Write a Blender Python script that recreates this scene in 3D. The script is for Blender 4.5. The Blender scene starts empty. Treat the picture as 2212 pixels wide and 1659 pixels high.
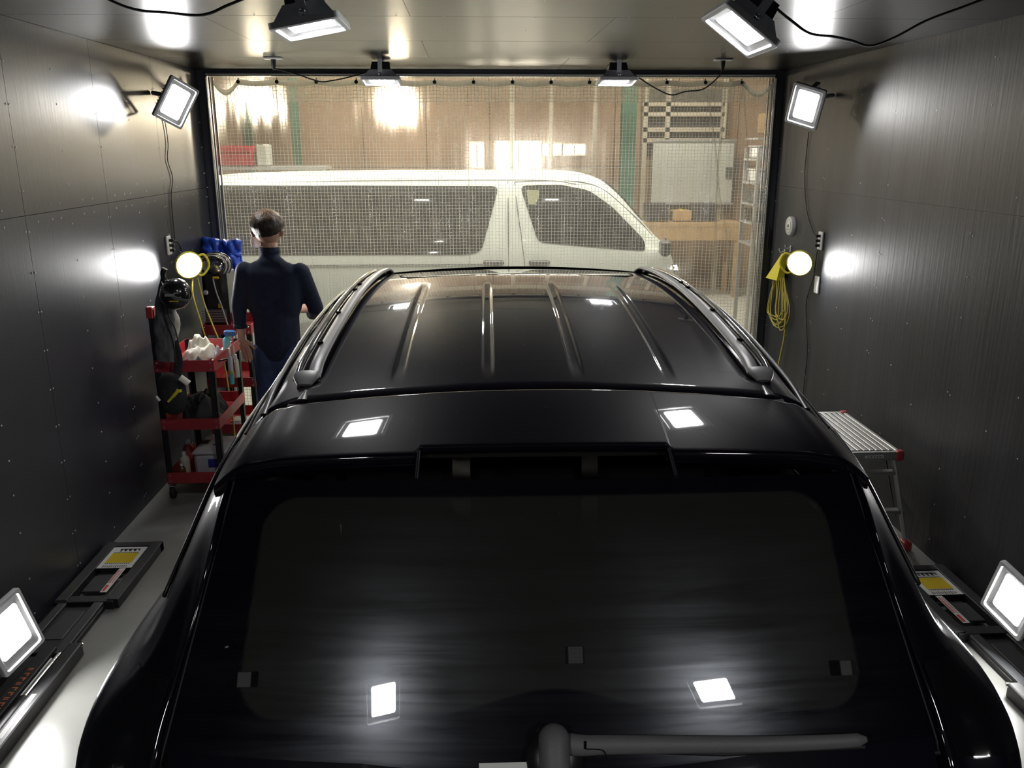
import bpy, bmesh, math, random
from mathutils import Vector, Matrix, noise
random.seed(7)
S = bpy.context.scene
COL = S.collection
PI = math.pi
# ------------------------------------------------------------------ camera
FPX, PITCH, YAW, ROLL, CAMZ = 1830.0, .2737, .0482, -.0017, 2.12
cF = Vector((math.sin(YAW)*math.cos(PITCH), math.cos(YAW)*math.cos(PITCH), -math.sin(PITCH)))
_R = Vector((math.cos(YAW), -math.sin(YAW), 0)); _U = _R.cross(cF)
cR = _R*math.cos(ROLL)+_U*math.sin(ROLL); cU = -_R*math.sin(ROLL)+_U*math.cos(ROLL)
cam = bpy.data.cameras.new('camera'); co = bpy.data.objects.new('camera', cam); COL.objects.link(co)
co.matrix_world = Matrix(((cR.x, cU.x, -cF.x, 0), (cR.y, cU.y, -cF.y, 0), (cR.z, cU.z, -cF.z, CAMZ), (0, 0, 0, 1)))
cam.sensor_width = 36; cam.lens = FPX/2212*36; cam.clip_start = .05; cam.clip_end = 60
S.camera = co
# ------------------------------------------------------------------ world, exposure
w = bpy.data.worlds.new('world'); S.world = w; w.use_nodes = True
w.node_tree.nodes['Background'].inputs[0].default_value = (.5, .55, .65, 1)
w.node_tree.nodes['Background'].inputs[1].default_value = .02
S.view_settings.view_transform = 'Standard'; S.view_settings.look = 'None'
S.view_settings.gamma = 1; S.view_settings.use_curve_mapping = False
S.view_settings.exposure = 0.25
LED = 105.0        # radiance of the flood panels
try:
    S.cycles.transparent_max_bounces = 24; S.cycles.max_bounces = 10; S.cycles.sample_clamp_indirect = 8
    S.cycles.use_denoising = True; S.cycles.glossy_bounces = 6; S.cycles.caustics_reflective = False; S.cycles.caustics_refractive = False
except Exception: pass

def ray(u, v): return cF + cR*((u-1106)/FPX) - cU*((v-829.5)/FPX)
CC = Vector((0, 0, CAMZ))
def atY(u, v, y): d = ray(u, v); return CC+d*(y/d.y)
def atX(u, v, x): d = ray(u, v); return CC+d*(x/d.x)
def atZ(u, v, z): d = ray(u, v); return CC+d*((z-CAMZ)/d.z)
# ------------------------------------------------------------------ materials
M = {}
def mat(name, col, rough=.5, metal=0, coat=0, emis=None, estr=0, spec=.5, alpha=None, noise_amt=0, nscale=(8, 8, 8), bump=0, bscale=None, trans=0):
    m = bpy.data.materials.new(name); m.use_nodes = True; nt = m.node_tree; b = nt.nodes['Principled BSDF']
    b.inputs['Base Color'].default_value = (*col, 1); b.inputs['Roughness'].default_value = rough
    b.inputs['Metallic'].default_value = metal; b.inputs['Coat Weight'].default_value = coat
    b.inputs['Coat Roughness'].default_value = .03; b.inputs['Specular IOR Level'].default_value = spec
    b.inputs['Transmission Weight'].default_value = trans
    if emis: b.inputs['Emission Color'].default_value = (*emis, 1); b.inputs['Emission Strength'].default_value = estr
    if noise_amt or bump:
        tc = nt.nodes.new('ShaderNodeTexCoord'); mp = nt.nodes.new('ShaderNodeMapping'); mp.inputs['Scale'].default_value = nscale
        nz = nt.nodes.new('ShaderNodeTexNoise'); nz.inputs['Scale'].default_value = 1; nz.inputs['Detail'].default_value = 6
        nt.links.new(tc.outputs['Object'], mp.inputs[0]); nt.links.new(mp.outputs[0], nz.inputs['Vector'])
        if noise_amt:
            r = nt.nodes.new('ShaderNodeMapRange'); r.inputs['From Min'].default_value = .3; r.inputs['From Max'].default_value = .7
            r.inputs['To Min'].default_value = 1-noise_amt; r.inputs['To Max'].default_value = 1+noise_amt
            x = nt.nodes.new('ShaderNodeVectorMath'); x.operation = 'SCALE'; x.inputs[0].default_value = col
            nt.links.new(nz.outputs[0], r.inputs[0]); nt.links.new(r.outputs[0], x.inputs['Scale']); nt.links.new(x.outputs[0], b.inputs['Base Color'])
        if bump:
            src = nz
            if bscale:
                mp2 = nt.nodes.new('ShaderNodeMapping'); mp2.inputs['Scale'].default_value = bscale
                src = nt.nodes.new('ShaderNodeTexNoise'); src.inputs['Scale'].default_value = 1; src.inputs['Detail'].default_value = 4
                nt.links.new(tc.outputs['Object'], mp2.inputs[0]); nt.links.new(mp2.outputs[0], src.inputs['Vector'])
            bp = nt.nodes.new('ShaderNodeBump'); bp.inputs['Strength'].default_value = bump; bp.inputs['Distance'].default_value = .01
            nt.links.new(src.outputs[0], bp.inputs['Height']); nt.links.new(bp.outputs[0], b.inputs['Normal'])
    M[name] = m; return m
def emit(name, col, s):
    m = bpy.data.materials.new(name); m.use_nodes = True; nt = m.node_tree; nt.nodes.clear()
    o = nt.nodes.new('ShaderNodeOutputMaterial'); e = nt.nodes.new('ShaderNodeEmission'); e.inputs[0].default_value = (*col, 1); e.inputs[1].default_value = s
    nt.links.new(e.outputs[0], o.inputs[0]); M[name] = m; return m
mat('wall_paint', (.020, .023, .034), .35, spec=.6, noise_amt=.15, nscale=(1.5, 1.5, 1.5), bump=.05, bscale=(60, 60, 6))
mat('wall_grain', (.023, .025, .033), .50, spec=.38, noise_amt=.35, nscale=(5, 5, .9), bump=.13, bscale=(45, 45, 2.5))
mat('ceiling_paint', (.009, .0088, .0085), .30, spec=.55, noise_amt=.2, nscale=(1.5, 14, 3), bump=.05, bscale=(3, 60, 3))
mat('dark_back', (.012, .012, .014), .7)
mat('floor_paint', (.23, .23, .215), .32, noise_amt=.12, nscale=(3, 3, 3), bump=.08)
mat('screw', (.75, .78, .8), .35)
mat('paint_black', (.0045, .0045, .0095), .40, coat=1, spec=.03)
mat('trim_black', (.012, .012, .013), .38)
mat('gap_black', (.001, .001, .001), .9, spec=.1)
mat('rail_satin', (.16, .16, .16), .42)
mat('rail_gloss', (.05, .05, .05), .22, coat=1)
mat('side_glass', (.006, .007, .008), .03, coat=1)
mat('rail_clip', (.03, .03, .03), .6)
mat('rubber', (.012, .012, .012), .6)
mat('wiper', (.13, .13, .135), .5, bump=.1, nscale=(300, 300, 300))
mat('alu', (.55, .56, .56), .35, metal=.9)
mat('alu_dull', (.45, .46, .46), .5, metal=.6)
mat('frame_silver', (.50, .51, .55), .35, metal=.25)
mat('frame_dark', (.10, .105, .125), .35)
mat('chrome', (.8, .8, .8), .12, metal=1)
mat('lamp_grey', (.60, .62, .66), .45, noise_amt=.05)
mat('lamp_bezel', (.60, .61, .62), .45)
mat('lamp_inner', (.10, .10, .10), .3)
mat('white_plastic', (.78, .79, .78), .4)
mat('cream', (.72, .69, .58), .7, noise_amt=.1)
mat('red_paint', (.42, .04, .05), .38, noise_amt=.12, nscale=(20, 20, 20))
mat('black_steel', (.014, .014, .016), .45)
mat('lift_black', (.013, .014, .016), .55, noise_amt=.4, nscale=(10, 10, 10))
mat('lift_grey', (.035, .038, .042), .5)
mat('yellow', (.72, .52, .02), .45)
mat('yellow_cord', (.62, .52, .10), .5)
mat('yellow_hook', (.8, .72, .05), .45)
mat('label_white', (.75, .75, .72), .5)
mat('label_red', (.6, .04, .04), .5)
mat('label_orange', (.75, .22, .08), .5)
mat('label_black', (.01, .01, .01), .5)
mat('label_grey', (.3, .3, .28), .5)
mat('cord_black', (.01, .01, .01), .5)
mat('navy', (.012, .018, .045), .85, noise_amt=.25, nscale=(30, 30, 30), bump=.35, bscale=(14, 14, 5))
mat('denim', (.035, .055, .13), .85, noise_amt=.3, nscale=(40, 40, 12), bump=.2)
mat('denim_light', (.22, .26, .34), .85, noise_amt=.2)
mat('skin', (.58, .33, .24), .5)
mat('hair', (.035, .018, .009), .45, noise_amt=.6, nscale=(60, 60, 18), bump=.5, bscale=(120, 120, 25))
mat('hair_top', (.20, .10, .04), .45, noise_amt=.5, nscale=(60, 60, 18), bump=.5, bscale=(120, 120, 25))
m_ = M['hair']; nt_ = m_.node_tree; b_ = nt_.nodes['Principled BSDF']
sx = nt_.nodes.new('ShaderNodeSeparateXYZ'); tc_ = [n for n in nt_.nodes if n.type == 'TEX_COORD'][0]; nz_ = [n for n in nt_.nodes if n.type == 'TEX_NOISE'][0]
nt_.links.new(tc_.outputs['Object'], sx.inputs[0])
mx_ = nt_.nodes.new('ShaderNodeMath'); mx_.operation = 'MULTIPLY_ADD'; mx_.inputs[1].default_value = .12; nt_.links.new(nz_.outputs[0], mx_.inputs[0]); nt_.links.new(sx.outputs['Z'], mx_.inputs[2])
mm_ = nt_.nodes.new('ShaderNodeMapRange'); mm_.inputs['From Min'].default_value = 1.725; mm_.inputs['From Max'].default_value = 1.80; nt_.links.new(mx_.outputs[0], mm_.inputs[0])
cm_ = nt_.nodes.new('ShaderNodeMix'); cm_.data_type = 'RGBA'; cm_.inputs[6].default_value = (.016, .009, .006, 1); cm_.inputs[7].default_value = (.17, .085, .032, 1)
nt_.links.new(mm_.outputs[0], cm_.inputs[0]); nt_.links.new(cm_.outputs[2], b_.inputs['Base Color'])
mat('mask', (.85, .86, .88), .8)
mat('shoe', (.03, .03, .035), .6)
mat('jacket_blue', (.02, .09, .62), .36, noise_amt=.15, nscale=(10, 10, 10), bump=.25, bscale=(14, 14, 14))
mat('black_plastic', (.014, .014, .015), .18, coat=.5)
mat('black_matte', (.013, .013, .015), .7, noise_amt=.3)
mat('black_cloth', (.022, .022, .025), .8, noise_amt=.5, nscale=(14, 14, 14), bump=.6, bscale=(18, 18, 18))
mat('grey_cloth', (.14, .14, .14), .85, noise_amt=.3, bump=.4)
mat('grey_bag', (.12, .12, .13), .5, noise_amt=.7, nscale=(25, 25, 12), bump=.8, bscale=(20, 20, 8))
mat('hose_grey', (.40, .40, .38), .35)
mat('teal_liquid', (.10, .45, .48), .2)
mat('green_band', (.35, .50, .08), .5)
mat('blue_trigger', (.04, .16, .42), .35)
mat('aqua', (.12, .40, .46), .35)
mat('clear_bin', (.55, .56, .60), .2, noise_amt=.15)
mat('blue_label', (.04, .04, .35), .5)
mat('brown_bottle', (.14, .08, .03), .3)
mat('pink_red', (.5, .08, .08), .35)
mat('van_white', (.80, .86, .80), .3, coat=.4)
mat('van_glass', (.012, .014, .018), .05, coat=1)
mat('van_trim', (.10, .10, .10), .5)
mat('van_inner', (.35, .36, .22), .5)
mat('ply', (.27, .18, .115), .6, noise_amt=.25, nscale=(1.2, 1.2, .5))
mat('ply_dark', (.20, .13, .08), .6, noise_amt=.25)
mat('beige', (.44, .39, .31), .6)
mat('green_steel', (.05, .13, .09), .5)
mat('board_white', (.52, .54, .50), .35)
mat('wood', (.42, .28, .14), .5, noise_amt=.15)
mat('hall_dark', (.03, .03, .035), .5)
mat('hall_floor', (.40, .40, .36), .5, noise_amt=.1)
mat('seat_fabric', (.010, .010, .010), .8)
mat('interior', (.016, .017, .014), .8)
emit('led', (1, .995, .98), LED)
emit('led_warm', (1, .86, .62), 420)
emit('window_light', (1, .88, .70), 16)
# curtain film
def film(name, gl, milk):
    m = bpy.data.materials.new(name); m.use_nodes = True; nt = m.node_tree; nt.nodes.clear(); N = nt.nodes.new; L = nt.links.new
    o = N('ShaderNodeOutputMaterial'); tr = N('ShaderNodeBsdfTransparent'); tr.inputs[0].default_value = (.93, .93, .90, 1)
    g = N('ShaderNodeBsdfGlossy'); g.inputs['Roughness'].default_value = .13; g.inputs[0].default_value = (.95, .95, .92, 1)
    tl = N('ShaderNodeBsdfTranslucent'); tl.inputs[0].default_value = (.75, .72, .62, 1); df = N('ShaderNodeBsdfDiffuse'); df.inputs[0].default_value = (.7, .7, .66, 1)
    md = N('ShaderNodeMixShader'); md.inputs[0].default_value = .35; L(tl.outputs[0], md.inputs[1]); L(df.outputs[0], md.inputs[2])
    tc = N('ShaderNodeTexCoord'); mp = N('ShaderNodeMapping'); mp.inputs['Scale'].default_value = (26, 26, 3.2); nz = N('ShaderNodeTexNoise'); nz.inputs['Scale'].default_value = 1; nz.inputs['Detail'].default_value = 5
    L(tc.outputs['Object'], mp.inputs[0]); L(mp.outputs[0], nz.inputs['Vector'])
    bp = N('ShaderNodeBump'); bp.inputs['Strength'].default_value = .55; bp.inputs['Distance'].default_value = .02; L(nz.outputs[0], bp.inputs['Height']); L(bp.outputs[0], g.inputs['Normal'])
    m1 = N('ShaderNodeMixShader'); m1.inputs[0].default_value = milk; L(tr.outputs[0], m1.inputs[1]); L(md.outputs[0], m1.inputs[2])
    rf = N('ShaderNodeBsdfRefraction'); rf.inputs['Roughness'].default_value = .62; rf.inputs['IOR'].default_value = 1.12; m0 = N('ShaderNodeMixShader'); m0.inputs[0].default_value = .11; L(m1.outputs[0], m0.inputs[1]); L(rf.outputs[0], m0.inputs[2])
    fr = N('ShaderNodeFresnel'); fr.inputs[0].default_value = 1.4
    ad = N('ShaderNodeMath'); ad.operation = 'ADD'; ad.inputs[1].default_value = gl; L(fr.outputs[0], ad.inputs[0])
    m2 = N('ShaderNodeMixShader'); L(ad.outputs[0], m2.inputs[0]); L(m0.outputs[0], m2.inputs[1]); L(g.outputs[0], m2.inputs[2]); L(m2.outputs[0], o.inputs[0])
    M[name] = m
film('film', .05, .10); film('film_strip', .03, .18)
def sheet(name, col, tl=.5):
    m = bpy.data.materials.new(name); m.use_nodes = True; nt = m.node_tree; nt.nodes.clear(); N = nt.nodes.new; L = nt.links.new
    o = N('ShaderNodeOutputMaterial'); a = N('ShaderNodeBsdfDiffuse'); b = N('ShaderNodeBsdfTranslucent'); g = N('ShaderNodeBsdfGlossy'); g.inputs['Roughness'].default_value = .3
    a.inputs[0].default_value = (*col, 1); b.inputs[0].default_value = (*col, 1)
    x = N('ShaderNodeMixShader'); x.inputs[0].default_value = tl; L(a.outputs[0], x.inputs[1]); L(b.outputs[0], x.inputs[2])
    y = N('ShaderNodeMixShader'); y.inputs[0].default_value = .06; L(x.outputs[0], y.inputs[1]); L(g.outputs[0], y.inputs[2]); L(y.outputs[0], o.inputs[0]); M[name] = m
sheet('thread', (.62, .62, .60), .5); sheet('band_cloth', (.70, .69, .62), .55)
# rear window: tinted pane with a printed black border held in a vertex attribute
def rear_glass():
    m = bpy.data.materials.new('rear_glass'); m.use_nodes = True; nt = m.node_tree; nt.nodes.clear(); N = nt.nodes.new; L = nt.links.new
    o = N('ShaderNodeOutputMaterial'); at = N('ShaderNodeAttribute'); at.attribute_name = 'clear'
    tc = N('ShaderNodeTexCoord'); mp = N('ShaderNodeMapping'); mp.inputs['Scale'].default_value = (1.3, 22, 40)
    nz = N('ShaderNodeTexNoise'); nz.inputs['Scale'].default_value = 1; nz.inputs['Detail'].default_value = 8; nz.inputs['Roughness'].default_value = .62; nz.inputs['Distortion'].default_value = .5
    L(tc.outputs['Object'], mp.inputs[0]); L(mp.outputs[0], nz.inputs['Vector'])
    big = N('ShaderNodeTexNoise'); big.inputs['Scale'].default_value = 3.5; L(tc.outputs['Object'], big.inputs['Vector'])
    mul = N('ShaderNodeMath'); mul.operation = 'MULTIPLY'; L(nz.outputs[0], mul.inputs[0]); L(big.outputs[0], mul.inputs[1])
    rg = N('ShaderNodeMapRange'); rg.inputs['From Min'].default_value = .14; rg.inputs['From Max'].default_value = .42; rg.inputs['To Min'].default_value = .005; rg.inputs['To Max'].default_value = .040; L(mul.outputs[0], rg.inputs[0])
    tr = N('ShaderNodeBsdfTransparent'); tr.inputs[0].default_value = (.20, .21, .17, 1)
    fd = N('ShaderNodeBsdfDiffuse'); fd.inputs[0].default_value = (.003, .003, .006, 1)
    dust = N('ShaderNodeBsdfDiffuse'); dust.inputs[0].default_value = (.30, .31, .27, 1)
    md = N('ShaderNodeMixShader'); md.inputs[0].default_value = .075; L(tr.outputs[0], md.inputs[1]); L(dust.outputs[0], md.inputs[2])
    mx = N('ShaderNodeMixShader'); L(at.outputs['Fac'], mx.inputs[0]); L(fd.outputs[0], mx.inputs[1]); L(md.outputs[0], mx.inputs[2])
    smear = N('ShaderNodeBsdfGlossy'); smear.inputs['Roughness'].default_value = .23; smear.inputs[0].default_value = (.85, .9, 1, 1)
    m3 = N('ShaderNodeMixShader'); L(rg.outputs[0], m3.inputs[0]); L(mx.outputs[0], m3.inputs[1]); L(smear.outputs[0], m3.inputs[2])
    g = N('ShaderNodeBsdfGlossy'); g.inputs['Roughness'].default_value = .012
    fr = N('ShaderNodeFresnel'); fr.inputs[0].default_value = 1.5
    m4 = N('ShaderNodeMixShader'); L(fr.outputs[0], m4.inputs[0]); L(m3.outputs[0], m4.inputs[1]); L(g.outputs[0], m4.inputs[2]); L(m4.outputs[0], o.inputs[0])
    M['rear_glass'] = m
rear_glass()
# ------------------------------------------------------------------ mesh helpers
class MB:
    def __init__(s): s.v = []; s.f = []; s.sm = []
    def add(s, vs, fs, sm=False):
        n = len(s.v); s.v += [tuple(p) for p in vs]; s.f += [tuple(i+n for i in f) for f in fs]; s.sm += [sm]*len(fs); return s
    def box(s, c, d, rot=None, bev=0):
        x, y, z = [q/2 for q in d]; R = rot or Matrix.Identity(3); c = Vector(c)
        if bev:
            b = bev; vs = []
            pts = []
            for k, (zz, ins) in enumerate([(-z, b), (-z+b, 0), (z-b, 0), (z, b)]):
                X, Y = x-ins, y-ins
                for (px, py) in [(-X+b, -Y), (X-b, -Y), (X, -Y+b), (X, Y-b), (X-b, Y), (-X+b, Y), (-X, Y-b), (-X, -Y+b)]: pts.append(c+R@Vector((px, py, zz)))
            fs = [tuple(reversed(range(8))), tuple(range(24, 32))]
            for k in range(3):
                for i in range(8): fs.append((k*8+i, k*8+(i+1) % 8, (k+1)*8+(i+1) % 8, (k+1)*8+i))
            return s.add(pts, fs)
        vs = [c+R@Vector((i*x, j*y, k*z)) for i in (-1, 1) for j in (-1, 1) for k in (-1, 1)]
        return s.add(vs, [(0, 1, 3, 2), (4, 6, 7, 5), (0, 4, 5, 1), (2, 3, 7, 6), (0, 2, 6, 4), (1, 5, 7, 3)])
    def grid(s, fn, nu, nv, sm=True, flip=False, closeu=False):
        vs = [fn(i/(nu if not closeu else nu), j/nv) for j in range(nv+1) for i in range(nu if closeu else nu+1)]
        W = nu if closeu else nu+1; fs = []
        for j in range(nv):
            for i in range(nu):
                a = j*W+i; b = j*W+(i+1) % W; q = (a, b, b+W, a+W); fs.append(q[::-1] if flip else q)
        return s.add(vs, fs, sm)
    def tube(s, pts, r, n=8, caps=True, flat=None):
        pts = [Vector(p) for p in pts]; rr = r if isinstance(r, (list, tuple)) else [r]*len(pts); vs = []; prev = None
        for i, p in enumerate(pts):
            t = (pts[min(i+1, len(pts)-1)]-pts[max(i-1, 0)]);
            if t.length < 1e-9: t = Vector((0, 0, 1))
            t.normalize()
            if prev is None: a = t.orthogonal().normalized() if not flat else (Vector(flat)-t*t.dot(Vector(flat))).normalized()
            else:
                a = prev-t*prev.dot(t); a = a.normalized() if a.length > 1e-6 else t.orthogonal().normalized()
            prev = a; b = t.cross(a)
            ra, rb = rr[i] if isinstance(rr[i], (list, tuple)) else (rr[i], rr[i])
            for k in range(n): an = 2*PI*k/n; vs.append(p+a*math.cos(an)*ra+b*math.sin(an)*rb)
        fs = []
        for i in range(len(pts)-1):
            for k in range(n): fs.append((i*n+k, i*n+(k+1) % n, (i+1)*n+(k+1) % n, (i+1)*n+k))
        s.add(vs, fs, True)
        if caps: s.add(vs[:n], [tuple(reversed(range(n)))]); s.add(vs[-n:], [tuple(range(n))])
        return s
    def lathe(s, prof, c=(0, 0, 0), n=24, axis='Z', rot=None):
        c = Vector(c); R = rot or Matrix.Identity(3); vs = []
        for r, z in prof:
            for k in range(n): a = 2*PI*k/n; vs.append(c+R@Vector((r*math.cos(a), r*math.sin(a), z)))
        fs = [(i*n+k, i*n+(k+1) % n, (i+1)*n+(k+1) % n, (i+1)*n+k) for i in range(len(prof)-1) for k in range(n)]
        s.add(vs, fs, True)
        if prof[0][0] > 1e-5: s.add(vs[:n], [tuple(reversed(range(n)))])
        if prof[-1][0] > 1e-5: s.add(vs[-n:], [tuple(range(n))])
        return s
    def build(s, name, m, parent=None, sub=0, loc=None, solid=0, bevel=0):
        me = bpy.data.meshes.new(name); me.from_pydata(s.v, [], s.f); me.update()
        me.polygons.foreach_set('use_smooth', s.sm); me.materials.append(M[m] if isinstance(m, str) else m)
        o = bpy.data.objects.new(name, me); COL.objects.link(o)
        if parent: o.parent = parent
        if loc is not None: o.location = loc
        if solid: md = o.modifiers.new('thickness', 'SOLIDIFY'); md.thickness = solid
        if sub: md = o.modifiers.new('smooth', 'SUBSURF'); md.levels = sub; md.render_levels = sub
        return o
def tag(o, label=None, cat=None, group=None, kind=None):
    if label: o['label'] = label
    if cat: o['category'] = cat
    if group: o['group'] = group
    if kind: o['kind'] = kind
    return o
def thing(name, label, cat, loc=(0, 0, 0), rot=None, group=None):
    o = bpy.data.objects.new(name, None); COL.objects.link(o); o.location = loc; o.empty_display_size = .1
    if rot is not None: o.rotation_euler = rot
    return tag(o, label, cat, group)
def basis(nrm, xax):
    n = Vector(nrm).normalized(); x = Vector(xax); x = (x-n*x.dot(n)).normalized(); y = n.cross(x)
    return Matrix(((x.x, y.x, n.x), (x.y, y.y, n.y), (x.z, y.z, n.z)))
def cr(pts, n):          # Catmull-Rom through points
    P = [Vector(p) for p in pts]; P = [P[0]*2-P[1]]+P+[P[-1]*2-P[-2]]; out = []
    for i in range(1, len(P)-2):
        for k in range(n):
            t = k/n; a, b, c, d = P[i-1:i+3]
            out.append(.5*((2*b)+(c-a)*t+(2*a-5*b+4*c-d)*t*t+(3*b-a-3*c+d)*t**3))
    out.append(P[-2]); return out
def crs(xs, ys, x):      # smooth 1-D interpolation
    if x <= xs[0]: return ys[0]+(x-xs[0])*(ys[1]-ys[0])/(xs[1]-xs[0])
    if x >= xs[-1]: return ys[-1]
    for i in range(len(xs)-1):
        if x <= xs[i+1]: break
    def sl(k):
        a = max(k-1, 0); b = min(k+1, len(xs)-1); return (ys[b]-ys[a])/(xs[b]-xs[a])
    h = xs[i+1]-xs[i]; t = (x-xs[i])/h; t2 = t*t; t3 = t2*t
    return (2*t3-3*t2+1)*ys[i]+(t3-2*t2+t)*h*sl(i)+(-2*t3+3*t2)*ys[i+1]+(t3-t2)*h*sl(i+1)
def sstep(a, b, x): t = max(0, min(1, (x-a)/(b-a))); return t*t*(3-2*t)
# ================================================================== ROOM
XL, XR, YB, YF, H = -2.01, 2.42, 6.80, -1.6, 2.67
tag(MB().box((.2, 2.6, -.06), (4.9, 8.6, .12)).build('floor', 'floor_paint'), kind='structure')
wl = tag(MB().box((XL-.06, (YB+YF)/2, H/2), (.09, YB-YF, H+.1)).build('wall_left', 'dark_back'), kind='structure')
wr = tag(MB().box((XR+.06, (YB+YF)/2, H/2), (.09, YB-YF, H+.1)).build('wall_right', 'dark_back'), kind='structure')
cl = tag(MB().box((.2, (YB+YF)/2, H+.065), (4.9, YB-YF, .1)).build('ceiling', 'dark_back'), kind='structure')
tag(MB().box((.2, YF-.05, H/2), (4.9, .1, H+.1)).build('wall_rear', 'wall_paint'), kind='structure')
TH = .015
def panels_x(x, sgn, y0, zsplit, m, parent, gap):
    zs = [0, zsplit, H]; y = y0
    while y > YF: y -= .91
    while y < YB:
        a, b = max(y, YF), min(y+.91, YB)
        for z0, z1 in zip(zs[:-1], zs[1:]):
            MB().box((x+sgn*TH/2, (a+b)/2, (z0+z1)/2), (TH, b-a-gap, z1-z0-gap)).build('panel', m, parent)
        y += .91
panels_x(XL, -1, 3.995, 1.82, 'wall_paint', wl, .0025)
panels_x(XR, 1, 4.934, 1.82, 'wall_grain', wr, .001)
y = 4.948-.91*8
row = 0
while y < YB:
    a, b = max(y, YF), min(y+.91, YB); off = -.25+(.91 if row % 2 else 0)
    for k in range(-3, 3):
        x0, x1 = max(off+k*1.82, XL), min(off+(k+1)*1.82, XR)
        if x1-x0 > .02 and b-a > .02: MB().box(((x0+x1)/2, (a+b)/2, H+TH/2), (x1-x0-.002, b-a-.004, TH)).build('panel', 'ceiling_paint', cl)
    y += .91; row += 1
def specks(name, pts, nrm, parent, r=.0042):
    mb = MB(); n = Vector(nrm); a = n.orthogonal().normalized(); b = n.cross(a)
    for p in pts:
        p = Vector(p); vs = [p+n*.0016+a*math.cos(t*PI/3)*r+b*math.sin(t*PI/3)*r for t in range(6)]+[p-n*.001+a*math.cos(t*PI/3)*r*1.1+b*math.sin(t*PI/3)*r*1.1 for t in range(6)]
        mb.add(vs, [tuple(range(6))]+[(i, (i+1) % 6, 6+(i+1) % 6, 6+i) for i in range(6)])
    o = mb.build(name, 'screw', parent); o['kind'] = 'stuff'; return o
pts = []
for k in range(-6, 4):
    ys = 3.995+.91*k
    if not (YF+.1 < ys < YB): continue
    z = .08
    while z < H:
        j = random.uniform(-.012, .012)
        pts += [(XL, ys-.014, z+j), (XL, ys+.014, z+j*.5)]
        pts.append((XL, ys+.455+random.uniform(-.01, .01), z+random.uniform(-.03, .03)))
        z += .185
    for zz in (1.785, 1.855):
        for q in (.11, .25, .34, .6, .72): pts.append((XL, ys+q, zz))
specks('screw_heads', [p for p in pts if p[2] < H-.02], (1, 0, 0), wl)
pts = []
for k in range(-6, 4):
    ys = 4.934+.91*k
    for z in [.1+.2*i for i in range(13)]:
        if random.random() < .75: pts += [(XR, ys-.012, z), (XR, ys+.012, z+.01)][:random.choice((1, 2))]
        if random.random() < .7: pts.append((XR, ys+.455+random.uniform(-.2, .2), z+random.uniform(-.08, .08)))
specks('screw_heads', [p for p in pts if YF < p[1] < YB-.05], (-1, 0, 0), wr, .0036)
pts = []
for k in range(-8, 3):
    ys = 4.948+.91*k
    for i in range(22):
        x = XL+.06+i*.205
        if x < XR-.03:
            pts.append((x+random.uniform(-.01, .01), ys+random.choice((-.014, .014)), H))
            if i % 2: pts.append((x+random.uniform(-.03, .03), ys+.455, H))
specks('screw_heads', [p for p in pts if YF < p[1] < YB-.03], (0, 0, -1), cl, .0030)
# door frame round the curtain
t1 = tag(MB().box((.2, YB+.02, 2.652), (4.44, .08, .05)).build('trim_1', 'frame_dark'), kind='structure')
MB().box((.2, YB-.03, 2.640), (4.3, .012, .014), bev=.003).build('rail', 'frame_silver', t1)
for nm, x, s in (('trim_2', XL, 1), ('trim_3', XR, -1)):
    t = tag(MB().box((x+s*.035, YB+.02, 1.31), (.07, .08, 2.64)).build(nm, 'frame_dark'), kind='structure')
    for k in range(3): MB().box((x+s*(.062+.022*k), YB-.025+.012*k, 1.31), (.012, .02, 2.62), bev=.003).build('rail', 'frame_silver' if k else 'alu_dull', t)
    if s < 0: MB().box((x-.03, YB-.04, 1.40), (.018, .02, .16), bev=.004).build('latch', 'black_steel', t)
# ================================================================== HALL BEYOND
tag(MB().box((0, 10, -.06), (14, 6.2, .12)).build('floor_hall', 'hall_floor'), kind='structure')
wf = tag(MB().box((0, 13.0, 2.2), (14, .1, 4.6)).build('wall_far', 'dark_back'), kind='structure')
for i in range(15):
    for z0, z1 in ((0, 1.82), (1.82, 3.64), (3.64, 4.5)):
        MB().box((-6.6+.92*i, 12.93, (z0+z1)/2), (.91, .03, z1-z0-.01)).build('panel', 'ply', wf)
for nm, x in (('wall_hall_left', -7), ('wall_hall_right', 7)):
    tag(MB().box((x, 10, 2.2), (.1, 6.2, 4.6)).build(nm, 'ply_dark'), kind='structure')
tag(MB().box((0, 10, 4.55), (14, 6.2, .1)).build('ceiling_hall', 'beige'), kind='structure')
tag(MB().box((0, YB+.16, 3.6), (14, .1, 1.86)).add([], []).build('wall_back', 'hall_dark'), kind='structure')
for s in (-1, 1):
    tag(MB().box((s*4.75+.2, YB+.16, 1.35), (4.6, .1, 2.7)).build('wall_side', 'hall_dark'), kind='structure')
tag(MB().box((0, 10.2, 2.98), (13.8, .25, .22)).build('trim_4', 'beige'), kind='structure')
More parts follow.
